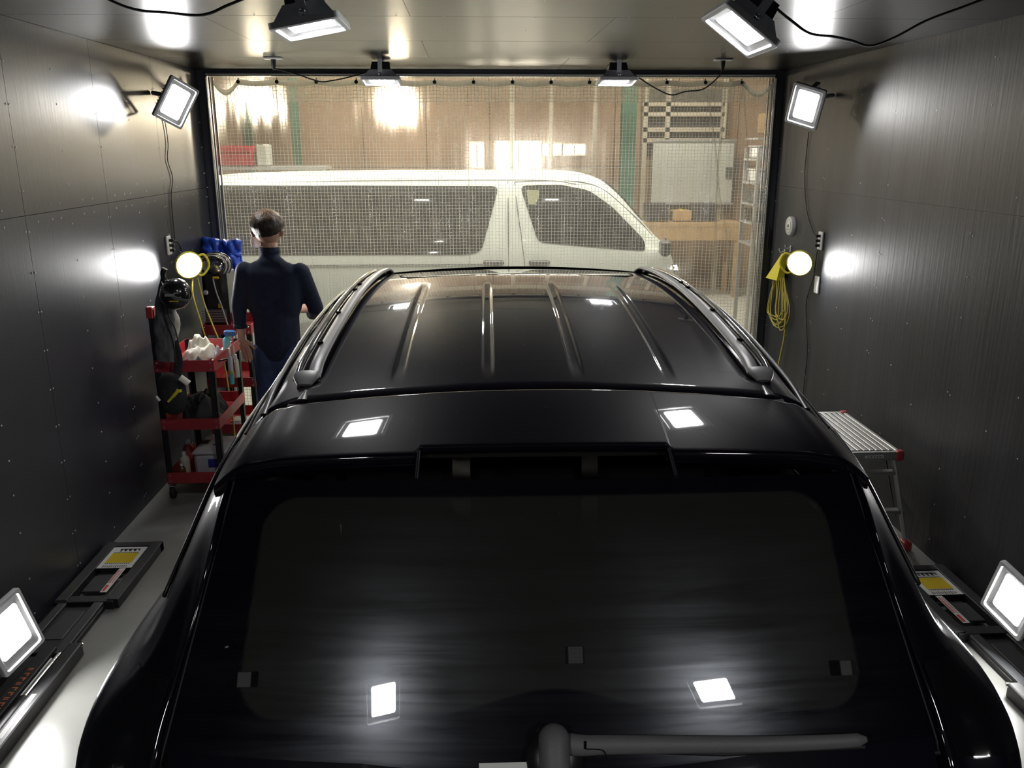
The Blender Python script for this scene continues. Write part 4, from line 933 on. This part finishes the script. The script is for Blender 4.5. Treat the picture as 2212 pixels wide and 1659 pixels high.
wallbox('wall_plate', 'plain white wall plate below the socket with three plugs', 'wall plate', XR, 1767, 615, .07, .12, -1)
wallbox('socket_strip', 'white wall socket on the left wall above the tool cart', 'socket', XL, 362, 530, .075, .125, 1, 3)
for (u, v, lb) in ((1696, 545, 'white wall hook holding the yellow cord reel on the right wall'), (1709, 537, 'empty white wall hook beside the yellow cord reel')):
    p = atX(u, v, XR); t = thing('wall_hook', lb, 'hook', tuple(p)); MB().box((-.004, 0, 0), (.008, .014, .05), bev=.002).build('plate', 'white_plastic', t)
    MB().tube(cr([(-.006, 0, .01), (-.03, 0, .0), (-.045, 0, .012), (-.047, 0, .03)], 4), .004, 8).build('prong', 'white_plastic', t)
p = atX(1690, 575, XR); reel = thing('cord_reel', 'yellow cord hanging in loops from a yellow holder on the right wall', 'cord', (XR-.03, p.y, p.z))
T = atX(1697, 548, XR-.03)-reel.location; bl = atX(1670, 600, XR-.03)-reel.location; br = atX(1694, 606, XR-.03)-reel.location
mb = MB(); d = Vector((-.05, 0, 0)); q = [T+Vector((0, -.012, 0)), T+Vector((0, .012, 0)), bl, br]
mb.add([T+Vector((0, .012, 0)), bl, br, T+Vector((0, -.02, 0))]+[v_+d*(.5 if i in (0, 3) else 1.2) for i, v_ in enumerate([T+Vector((0, .012, 0)), bl, br, T+Vector((0, -.02, 0))])], [(0, 1, 2, 3), (7, 6, 5, 4), (0, 4, 5, 1), (1, 5, 6, 2), (2, 6, 7, 3), (3, 7, 4, 0)]); mb.build('holder', 'yellow_hook', reel)
random.seed(5)
for k, (du, dd, w_) in enumerate(((0, 700, 20), (6, 706, 26), (-5, 690, 16), (10, 712, 12), (-2, 684, 22), (4, 696, 9), (12, 690, 15), (-8, 702, 10))):
    cu = 1681+du*.8; a = [(1676+du*.6, 598), (cu-w_*.75, 640), (cu-w_, 672), (cu-w_*.5, dd-3), (cu+2, dd), (cu+w_*.6, dd-12), (cu+w_*.75, 662), (1690+du*.3, 600)]
    MB().tube(cr([atX(u, v, XR-.02-.006*k)-reel.location for u, v in a], 7), .0042, 6).build('loop', 'yellow_cord', reel)
MB().tube(cr([atX(u, v, XR-.03)-reel.location for u, v in ((1692, 602), (1695, 650), (1696, 700), (1693, 735), (1686, 768), (1680, 800), (1676, 850), (1676, 900))], 6), .0065, 6).build('tail', 'yellow_cord', reel)
cable('air_hose', 'yellow cord hanging down beside the left work light', [Vector((-1.86, 5.74, 1.27)), Vector((-1.86, 5.72, 1.15)), Vector((-1.83, 5.74, .95)), Vector((-1.80, 5.76, .70)), Vector((-1.79, 5.76, .35)), Vector((-1.79, 5.77, .02))], .006, 'yellow_cord', 'cord')
cable('air_hose', 'second yellow cord hanging just right of the first by the left work light', [Vector((-1.84, 5.78, 1.27)), Vector((-1.82, 5.80, 1.1)), Vector((-1.77, 5.80, .92)), Vector((-1.73, 5.80, .75)), Vector((-1.70, 5.80, .3)), Vector((-1.70, 5.80, .02))], .006, 'yellow_cord', 'cord')
# ================================================================== TOOL CARTS
def cart(name, lb, x0, x1, y0, y1, zs, hz):
    t = thing(name, lb, 'cart', ((x0+x1)/2, (y0+y1)/2, 0)); wx_, wy_ = x1-x0, y1-y0
    for z in zs:
        tr = bpy.data.objects.new('tray', None); COL.objects.link(tr); tr.parent = t; tr.location = (0, 0, z)
        MB().box((0, 0, -.035), (wx_-.01, wy_-.01, .004)).build('bottom', 'red_paint', tr)
        for s in (-1, 1):
            MB().box((s*wx_/2, 0, 0), (.006, wy_, .072), bev=.002).build('side', 'red_paint', tr); MB().box((0, s*wy_/2, 0), (wx_, .006, .072), bev=.002).build('side', 'red_paint', tr)
            for s2 in (-1, 1):
                mb = MB()
                for dz in (-.02, .02): mb.lathe([(.0065, 0), (.004, .004), (0, .0045)], (s*(wx_/2-.018), s2*(wy_/2+.003), dz), 8, rot=Matrix.Rotation(-s2*PI/2, 3, 'X'))
                mb.build('bolts', 'chrome', tr)
    top = max(zs)+.035
    for s in (-1, 1):
        for s2 in (-1, 1):
            mb = MB(); h0 = hz if s2*1 < 0 and s < 0 else top
            mb.box((s*(wx_/2-.018), s2*(wy_/2-.002), (.10+h0)/2), (.036, .004, h0-.10)); mb.box((s*(wx_/2-.002), s2*(wy_/2-.018), (.10+h0)/2), (.004, .036, h0-.10)); mb.build('leg', 'black_steel', t)
            c_ = bpy.data.objects.new('caster', None); COL.objects.link(c_); c_.parent = t; c_.location = (s*(wx_/2-.02), s2*(wy_/2-.02), 0)
            MB().box((0, 0, .085), (.045, .045, .006)).build('plate', 'chrome', c_); MB().lathe([(0, -.014), (.034, -.014), (.040, -.008), (.040, .008), (.034, .014), (0, .014)], (0, 0, .040), 18, rot=Matrix.Rotation(PI/2, 3, 'Y')).build('wheel', 'rubber', c_)
            MB().box((.019, 0, .062), (.003, .03, .045)).build('fork', 'chrome', c_); MB().box((-.019, 0, .062), (.003, .03, .045)).build('fork', 'chrome', c_)
    return t
c1 = cart('tool_cart', 'red three-tray tool cart with black legs, nearest to the lift by the left wall', -1.90, -1.55, 5.0, 5.60, (.14, .49, .855), 1.20)
MB().box((-.165, -.28, 1.18), (.04, .05, .07), bev=.005).build('handle_bracket', 'red_paint', c1)
c2 = cart('tool_cart', 'second red tool cart behind the person, carrying the black machine', -1.90, -1.56, 5.95, 6.42, (.14, .49, .875), .9)
zt1 = .855-.03
def pos(u, v, y): return atY(u, v, y)
def cloth(name, lb, c, sx, sy, sz, m, seed=0, cat='cloth'):
    mb = MB()
    def f(a, b):
        x, y_ = 2*a-1, 2*b-1; r = math.hypot(x, y_); e = max(0, 1-r**2.4)
        z = sz*(e**.6)*(.65+.6*noise.noise(Vector((x*1.8+seed, y_*1.8, seed)))+.25*noise.noise(Vector((x*5, y_*5+seed, 1))))
        k = 1+.18*noise.noise(Vector((x*2, y_*2, seed+5)))
        if r > 1: x, y_ = x/r, y_/r
        return (x*sx*k, y_*sy*k, max(.002, z))
    mb.grid(f, 30, 30); o = mb.build(name, m, loc=c); return tag(o, lb, cat)
cloth('cloth', 'crumpled cream cloth on the top tray of the nearer cart', (-1.74, 5.36, zt1), .10, .17, .14, 'cream', 2)
cloth('cloth', 'folded grey cloth lying on the top tray in front of the cream cloth', (-1.70, 5.12, zt1), .10, .06, .06, 'grey_cloth', 4)
cloth('plastic_bag', 'pale crumpled plastic bag at the tray end beside the cream cloth', (-1.60, 5.30, zt1), .035, .09, .10, 'clear_bin', 7, 'bag')
cloth('cloth', 'small white crumpled towel at the wall end of the top tray', (-1.855, 5.08, zt1), .035, .04, .09, 'clear_bin', 9)
o = tag(MB().box((0, 0, .012), (.03, .03, .024), bev=.005).build('cap', 'yellow_hook', loc=(-1.595, 5.14, zt1)), 'small yellow cap lying on the folded grey cloth', 'cap'); MB().box((0, 0, .028), (.014, .014, .01), bev=.002).build('knob', 'yellow_hook', o)
def ybox(name, lb, c, d, m, cat, rot=0):
    return tag(MB().box((0, 0, d[2]/2), d, bev=min(d)*.15).build(name, m, loc=c), lb, cat)
o = ybox('sponge', 'flat yellow sponge along the front edge of the top tray', (-1.65, 5.03, zt1), (.13, .035, .03), 'yellow', 'sponge'); MB().box((0, 0, .033), (.155, .04, .006)).build('scrub_layer', 'green_band', o)
def bottle(name, lb, c, r, h, m, cap='white_plastic', liquid=None, trig=None, group=None):
    t = thing(name, lb, 'bottle', c, group=group)
    MB().lathe([(0, 0), (r*.92, 0), (r, .01), (r, h*.62), (r*.85, h*.74), (r*.42, h*.82), (r*.40, h*.86)], n=20).build('body', m, t)
    if liquid: MB().lathe([(r*1.01, .004), (r*1.015, h*.30)], n=20).build('liquid', liquid, t); MB().lathe([(r*1.016, h*.30), (r*1.016, h*.37)], n=20).build('band', 'green_band', t)
    MB().lathe([(r*.46, h*.85), (r*.46, h*.96), (r*.38, h), (0, h)], n=16).build('cap', cap, t)
    if trig:
        MB().box((.02, 0, h*1.04), (.075, .028, .035), bev=.008).build('spray_head', trig, t); MB().tube([(.045, 0, h*1.03), (.055, 0, h*.94), (.045, 0, h*.88)], .006, 8).build('trigger', trig, t)
    return t
q = Vector((-1.60, 5.50, 0)); bottle('spray_bottle', 'aqua spray bottle with a blue trigger on the top tray of the nearer cart', (q.x, q.y, zt1), .030, .12, 'aqua', 'blue_trigger', trig='blue_trigger')
# bottles hung on the cart end
def hung(lb, u0, v0, u1, v1, y, m, liquid=None, cap='white_plastic'):
    a, b = pos(u0, v0, y), pos(u1, v1, y); bottle('bottle', lb, ((a.x+b.x)/2, y, b.z), abs(b.x-a.x)/2, a.z-b.z, m, cap, liquid, group='bottles hooked on the cart end')
hung('clear bottle half full of turquoise liquid hooked on the cart end', 489, 752, 507, 829, 5.10, 'clear_bin', 'teal_liquid')
hung('cream squeeze bottle hooked on the cart end beside the turquoise one', 504, 765, 519, 815, 5.22, 'cream')
hung('white bottle with grey cap standing behind the hooked bottles', 494, 737, 508, 775, 5.44, 'white_plastic', None, 'alu_dull')
MB().tube([(-1.55-c1.location.x, 5.10-c1.location.y, .86), (-1.475-c1.location.x, 5.10-c1.location.y, .875)], .006, 6).build('hook', 'black_steel', c1)
# middle tray contents
zt2 = .49-.03
cloth('cloth', 'heap of black cloths on the middle tray of the nearer cart', (-1.72, 5.30, zt2), .13, .22, .20, 'black_cloth', 11)
cloth('cloth', 'dark grey rag at the open end of the middle tray', (-1.585, 5.10, zt2), .028, .07, .10, 'grey_bag', 12)
# pouch with yellow grip hung under the top tray
t = thing('tool_pouch', 'black tool pouch with yellow grip hanging under the top tray', 'pouch', tuple(pos(372, 850, 4.96)))
mb = MB(); mb.grid(lambda a, b: (.085*math.cos(2*PI*a)*math.sin(PI*b)**.6, .05*math.sin(2*PI*a)*math.sin(PI*b)**.6, .13*math.cos(PI*b)), 24, 14); mb.build('bag', 'black_cloth', t)
L_ = lambda u, v, y=4.90: tuple(pos(u, v, y)-t.location)
MB().tube(cr([L_(363, 868), L_(372, 858), L_(384, 845)], 4), [.008]*5+[.011]*3+[.012], 8).build('grip', 'yellow_hook', t); MB().box(L_(386, 844), (.03, .02, .022), bev=.004).build('trigger', 'yellow_hook', t)
MB().tube([L_(389, 815), L_(408, 829)], [(.020, .010)]*2, 10).build('pad', 'cream', t); MB().tube([L_(400, 826), L_(384, 845)], .008, 8).build('neck', 'black_plastic', t)
MB().tube(cr([L_(337, 856), L_(345, 866)], 3), .009, 8).build('tip', 'white_plastic', t)
# black strap over the tray edge and long hanging bag at the cart corner
t = tag(MB().tube(cr([pos(u, v, y) for u, v, y in ((372, 700, 4.98), (375, 735, 4.975), (384, 762, 4.97), (386, 790, 4.965), (380, 812, 4.965))], 6), [(.012+.012*min(1, i/8), .006) for i in range(25)], 10, flat=(1, 0, 0)).build('strap', 'black_cloth'), 'wide black strap draped over the front edge of the top tray', 'strap')
def hangbag(name, lb, pts, rad, m, cat):
    mb = MB(); c = cr(pts, 6); n = len(c); k = (n-1)/(len(rad)-1)
    rr = []
    for i in range(n):
        t_ = i/k; a = min(int(t_), len(rad)-2); f = t_-a; r = rad[a]*(1-f)+rad[a+1]*f; rr.append((r, r*.55))
    mb.tube(c, rr, 22, flat=(1, 0, 0)); mb.v = [tuple(Vector(v)+Vector((noise.noise(Vector(v)*22)*.012, noise.noise(Vector(v)*17+Vector((3, 3, 3)))*.010, 0))) for v in mb.v]
    return tag(mb.build(name, m), lb, cat)
hangbag('dust_bag', 'mottled grey bag hanging from the cart post to the top tray', [pos(u, v, 4.93) for u, v in ((352, 612), (355, 660), (357, 720), (358, 780))], [.02, .05, .062, .05], 'grey_bag', 'bag')
hangbag('plastic_bag', 'white crumpled bag hanging beside the mottled grey bag', [pos(u, v, 4.955) for u, v in ((372, 622), (372, 665), (376, 700), (378, 734))], [.012, .022, .032, .018], 'cream', 'bag')
# black rounded air tool hung on the post
t = thing('polisher', 'black glossy rounded power tool hanging above the nearer cart', 'power tool', tuple(pos(381, 632, 4.86)))
MB().lathe([(0, -.095), (.045, -.088), (.078, -.055), (.086, -.01), (.080, .03), (.055, .06), (.03, .075), (0, .078)], n=28, rot=Matrix.Rotation(.5, 3, 'Y')).build('housing', 'black_plastic', t)
MB().lathe([(.087, -.012), (.088, -.004), (.085, .004)], n=28, rot=Matrix.Rotation(.5, 3, 'Y')).build('ring', 'lamp_inner', t)
MB().box((-.01, -.088, .0), (.05, .006, .014)).build('name_plate', 'label_grey', t); MB().box((.01, -.086, -.035), (.05, .004, .005)).build('stripe', 'yellow', t)
L_ = lambda u, v, y=4.87: tuple(pos(u, v, y)-t.location)
MB().tube(cr([L_(366, 618), L_(356, 606), L_(352, 590), L_(356, 580)], 5), .016, 12).build('handle', 'black_plastic', t); MB().tube(cr([L_(350, 596), L_(346, 620), L_(350, 660), L_(362, 700), L_(374, 740), L_(380, 790)], 6), .005, 6).build('power_cord', 'cord_black', t)
MB().tube(cr([L_(362, 640), L_(364, 680), L_(378, 710), L_(386, 745)], 6), .004, 6).build('second_cord', 'cord_black', t)
# bottom tray: clear bin and bottles
zb = .14-.03
t = thing('storage_box', 'clear plastic storage box with a blue label on the bottom tray', 'box', (-1.66, 5.24, zb))
MB().box((0, 0, .075), (.20, .30, .15), bev=.02).build('body', 'clear_bin', t); MB().box((0, 0, .157), (.212, .315, .018), bev=.006).build('lid', 'clear_bin', t)
MB().box((.03, -.151, .09), (.08, .002, .055)).build('label', 'blue_label', t); MB().box((-.075, .04, .168), (.05, .06, .004)).build('lid_mark', 'label_black', t); MB().box((.0, -.02, .168), (.02, .02, .003)).build('lid_mark', 'blue_label', t)
bottle('bottle', 'small pink-red bottle beside the clear box on the bottom tray', (-1.84, 5.25, zb), .035, .20, 'pink_red'); bottle('bottle', 'cream bottle at the front beside the clear box on the bottom tray', (-1.835, 5.15, zb), .03, .15, 'cream'); bottle('bottle', 'brown bottle standing in front of the cream bottle on the bottom tray', (-1.83, 5.07, zb), .022, .10, 'brown_bottle')
t = tag(MB().box((0, 0, .025), (.22, .16, .05), bev=.02).build('light_tray', 'white_plastic', loc=tuple(pos(454, 946, 5.72)-Vector((0, 0, .02)))), 'white flat case on the bottom tray of the second cart, seen between the trays', 'case'); MB().box((0, 0, .052), (.18, .12, .004)).build('lid', 'cream', t)
t.location = (-1.70, 6.12, .14-.03)
# machine with hose coil on the second cart
t = thing('extractor', 'tall black machine standing on the second cart behind the blue jacket', 'machine', (-1.815, 6.17, .875-.028))
MB().box((0, 0, .22), (.175, .26, .44), bev=.03).build('body', 'black_plastic', t); MB().box((0, -.134, .11), (.145, .006, .10), bev=.004).build('vent_panel', 'lamp_inner', t)
mb = MB()
for k in range(5): mb.box((-.02, -.138, .075+.018*k), (.16, .002, .005))
mb.build('vent_slots', 'alu_dull', t); MB().lathe([(0, .006), (.016, .004), (.018, 0)], (-.06, -.131, .28), 16, rot=Matrix.Rotation(PI/2, 3, 'X')).build('dial', 'white_plastic', t)
MB().box((.03, -.138, .185), (.02, .003, .03)).build('yellow_mark', 'yellow', t)
MB().tube(cr([(.0, -.14, .38), (.02, -.15, .28), (.05, -.15, .17), (.08, -.15, .04), (.11, -.15, .01)], 6), .006, 8).build('cable', 'hose_grey', t)
for k in range(5):
    r = .105-.006*k; MB().tube([(r*math.cos(a*PI/16), -.03-.022*k+.012*math.sin(a*PI/8), .46+.80*r*math.sin(a*PI/16)) for a in range(33)], .011, 8).build('hose_loop', 'hose_grey' if k % 2 else 'black_plastic', t)
MB().lathe([(0, .0), (.05, .0), (.055, -.03), (.05, -.06), (0, -.06)], (.03, -.13, .45), 20, rot=Matrix.Rotation(PI/2, 3, 'X')).build('nozzle', 'chrome', t); MB().box((.03, -.17, .39), (.04, .02, .015), bev=.003).build('yellow_mark', 'yellow', t)
# blue jacket draped over the machine
jk = thing('jacket', 'bright blue jacket hanging behind the person by the curtain frame', 'jacket', tuple(pos(480, 560, 6.45)))
def jsheet(name, q, thick, seed, m='jacket_blue', n=22):
    q = [pos(u, v, y)-jk.location for u, v, y in q]
    def f(a, b):
        p = (q[0]*(1-a)+q[1]*a)*(1-b)+(q[3]*(1-a)+q[2]*a)*b
        nn = noise.noise(Vector((a*1.8+seed, b*2.2, seed)))*.06+noise.noise(Vector((a*5+seed, b*3, 2)))*.012
        e = math.sin(PI*a)**.5*math.sin(PI*b)**.5
        return p+Vector((nn*.3, -thick*e-nn, nn*.3))
    mb = MB(); mb.grid(f, n, n); return mb.build(name, m, jk, solid=.012)
jsheet('shoulder_panel', [(438, 513, 6.50), (482, 520, 6.46), (494, 575, 6.44), (437, 556, 6.48)], .05, 1)
jsheet('hanging_sleeve', [(480, 519, 6.48), (520, 521, 6.50), (521, 552, 6.50), (489, 550, 6.46)], .05, 2)
jsheet('front_panel', [(487, 549, 6.47), (523, 550, 6.5), (522, 640, 6.5), (500, 625, 6.46)], .04, 3)
jsheet('lining_edge', [(462, 556, 6.43), (492, 562, 6.43), (510, 690, 6.43), (494, 688, 6.43)], .03, 4)
p_ = pos(463, 542, 6.42)-jk.location; MB().box(p_, (.035, .004, .008), rot=Matrix.Rotation(-.3, 3, 'Y')).build('chest_mark', 'label_white', jk)
MB().tube(cr([pos(488, 548, 6.42)-jk.location, pos(493, 570, 6.4)-jk.location, pos(507, 600, 6.41)-jk.location], 5), .004, 6).build('zip', 'black_steel', jk)
# ================================================================== PERSON
def capsules(name, caps, m, parent, vox=.010, smooth=6):
    mb = MB()
    for (p0, r0, p1, r1, *fl) in caps:
        p0, p1 = Vector(p0), Vector(p1); fx = fl[0] if fl else 1.0; n = 14; rings = []
        ax = (p1-p0); Ln = ax.length; ax.normalize(); ref = Vector(fl[1]) if len(fl) > 1 else Vector((1, 0, 0))
        a = ref-ax*ref.dot(ax)
        if a.length < .05: a = ax.orthogonal()
        a.normalize(); b = ax.cross(a); prof = []
        for k in range(5): an = PI/2*(1-k/4); prof.append((-r0*math.sin(an), r0*math.cos(an)))
        for k in range(1, 5): t_ = k/4; prof.append((Ln*t_, r0+(r1-r0)*t_))
        for k in range(1, 5): an = PI/2*k/4; prof.append((Ln+r1*math.sin(an), r1*math.cos(an)))
        vs = []
        for z, r in prof:
            r = max(r, .0006)
            for i in range(n): t_ = 2*PI*i/n; vs.append(p0+ax*z+a*r*math.cos(t_)+b*r*fx*math.sin(t_))
        fs = [(k*n+i, k*n+(i+1) % n, (k+1)*n+(i+1) % n, (k+1)*n+i) for k in range(len(prof)-1) for i in range(n)]
        mb.add(vs, fs+[tuple(reversed(range(n))), tuple(range(len(vs)-n, len(vs)))])
    o = mb.build(name, m, parent); md = o.modifiers.new('r', 'REMESH'); md.mode = 'VOXEL'; md.voxel_size = vox; md.use_smooth_shade = True
    if smooth: md = o.modifiers.new('s', 'SMOOTH'); md.iterations = smooth; md.factor = .5
    return o
per = thing('person', 'person in navy sweater, jeans and white mask standing at the left, back turned', 'person', (-1.265, 5.45, 0))
sh = 1.415
arms = dict(ls=(-.170, 0, sh-.055), le=(-.232, .02, 1.135), lw=(-.222, -.02, .925), rs=(.180, .0, sh-.065), re=(.250, .06, 1.11), rw=(.10, .27, 1.06))
# skin body: head, neck, trunk core, arms, hands, legs
caps = [((0, .02, 1.0), .08, (0, .02, 1.30), .10, .7), ((-.01, .02, 1.38), .062, (-.012, .03, 1.50), .056),
        ((-.015, .035, 1.60), .082, (-.018, .045, 1.645), .084, 1.12), ((0, .02, .9), .07, (0, .02, 1.05), .08, .7), ((-.03, .07, 1.56), .055, (-.035, .085, 1.545), .045),
        (arms['ls'], .048, arms['le'], .038), (arms['le'], .036, arms['lw'], .026), (arms['rs'], .048, arms['re'], .038), (arms['re'], .036, arms['rw'], .026),
        ((-.07, .02, .88), .06, (-.10, .03, .5), .045), ((-.10, .03, .5), .045, (-.11, .0, .09), .034), ((.07, .02, .88), .06, (.10, .0, .5), .045), ((.10, 0, .5), .045, (.12, .05, .09), .034),
        ((-.103, .015, 1.580), .012, (-.106, .010, 1.602), .014, .6), ((.074, .022, 1.580), .012, (.078, .018, 1.602), .014, .6)]
def hand(w_, dirv, side, spread, S_=1.0, palmn=(0, -1, 0)):
    w_ = Vector(w_); d = Vector(dirv).normalized(); s = Vector(side); s = (s-d*s.dot(d)).normalized(); n_ = d.cross(s)
    out = [(w_, .024, w_+d*.045*S_, .028, .62, s), (w_+d*.04*S_-s*.014, .024, w_+d*.075*S_-s*.016, .022, .6, s), (w_+d*.04*S_+s*.014, .024, w_+d*.072*S_+s*.016, .020, .6, s)]
    for k, (o_, ln_, r_) in enumerate(((.028, .068, .0085), (.010, .078, .0092), (-.009, .074, .009), (-.027, .058, .0078))):
        b0 = w_+d*.078*S_+s*o_; d1 = (d+s*o_*spread+n_*.10).normalized(); m_ = b0+d1*ln_*.55; d2 = (d1+n_*.25).normalized(); out += [(b0-d*.02, r_*1.1, m_, r_), (m_, r_, m_+d2*ln_*.5, r_*.78)]
    b0 = w_+d*.025*S_+s*.026; m_ = b0+(d*.7+s*.75).normalized()*.042; out += [(b0, .0135, m_, .0105), (m_, .0105, m_+(d*.95+s*.35).normalized()*.034, .008)]
    return out
caps += hand(arms['lw'], (.28, -.05, -1), (1, -.35, .25), 3.0)
caps += hand(arms['rw'], (-.3, .9, -.2), (-.8, -.3, .3), 2.0)
body = capsules('body', caps, 'skin', per, .0055, 3)
# sweater
sw_ = [((0, .015, .875), .150, (0, .015, 1.05), .150, .74), ((0, .015, 1.03), .150, (0, .01, 1.24), .165, .62), ((-.105, .0, 1.335), .078, (.115, .0, 1.325), .078, .95), ((-.085, .0, 1.365), .062, (.09, .0, 1.355), .062, 1), ((-.04, .0, 1.405), .052, (.04, .0, 1.40), .052, 1),
       ((-.06, .01, 1.14), .115, (-.085, .0, 1.29), .100, .85), ((.06, .01, 1.14), .115, (.095, .0, 1.28), .100, .85),
       ((-.01, .015, 1.40), .066, (-.012, .03, 1.47), .062),
       (arms['ls'], .061, arms['le'], .051), (arms['le'], .051, (-.229, .0, 1.02), .042), (arms['rs'], .061, arms['re'], .052), (arms['re'], .052, (.19, .25, 1.03), .042)]
capsules('sweater', sw_, 'navy', per, .011, 8)
MB().lathe([(.060, -.01), (.066, .005), (.064, .03), (.058, .036)], (-.011, .028, 1.472), 24).build('collar', 'navy', per)
MB().lathe([(.041, -.012), (.044, 0), (.041, .012)], (-.228, -.004, 1.005), 20).build('cuff', 'navy', per)
jeans = [((0, .015, .82), .136, (0, .015, .93), .132, .66), ((-.075, .015, .84), .092, (-.095, .03, .5), .070), ((-.095, .03, .5), .069, (-.11, .0, .10), .060), ((.075, .015, .84), .092, (.10, .0, .5), .070), ((.10, .0, .5), .069, (.12, .05, .10), .060)]
capsules('jeans', jeans, 'denim', per, .012, 6)
MB().tube(cr([(-.165, -.012, .90), (-.172, .0, .75), (-.168, .02, .5), (-.172, .0, .12)], 6), [(.004, .012)]*19, 6, flat=(1, 0, 0)).build('side_seam', 'denim_light', per)
# hair: cap over the skull, lighter on top
mb = MB()
def hairf(a, b):
    th = 2*PI*a; ph = PI*(.62-.10*abs(math.cos(th))**3)*b if math.sin(th) < .3 else PI*(.60-.16*sstep(.3, .9, math.sin(th)))*b
    low = .08 if math.sin(th) < 0 else 0
    ph += low*b; r = 1+.05*noise.noise(Vector((math.cos(th)*3, math.sin(th)*3, ph*3)))+.02*noise.noise(Vector((th*9, ph*9, 0)))
    k = 1-.14*sstep(.75, 1, b)
    return (-.016+.106*r*k*math.sin(ph)*math.cos(th), .037+.118*r*k*math.sin(ph)*math.sin(th), 1.628+.116*r*math.cos(ph))
mb.grid(hairf, 48, 26, closeu=True); hr = mb.build('hair', 'hair', per)
mb = MB()
mb.grid(lambda a, b: (-.046-.082*math.cos(-.45+1.55*a)*(1-.12*(2*b-1)**2), .055+.085*math.sin(-.45+1.55*a), 1.578-.085*b), 16, 10); mb.build('mask', 'mask', per, solid=.004)
MB().tube(cr([(-.094, .02, 1.60), (-.100, .02, 1.58), (-.096, .035, 1.56)], 4), .0015, 5).build('mask_loop', 'mask', per)
for s, y_ in ((-1, .0), (1, .05)):
    capsules('shoe', [((s*.115, y_-.04, .045), .042, (s*.12, y_+.16, .035), .036, .8)], 'shoe', per, .01, 3)

for o_ in bpy.data.objects:
    if o_.type == 'MESH' and o_.name.split('.')[0] in ('lettering', 'orange_lettering', 'vent_slots', 'dots'): o_['kind'] = 'stuff'
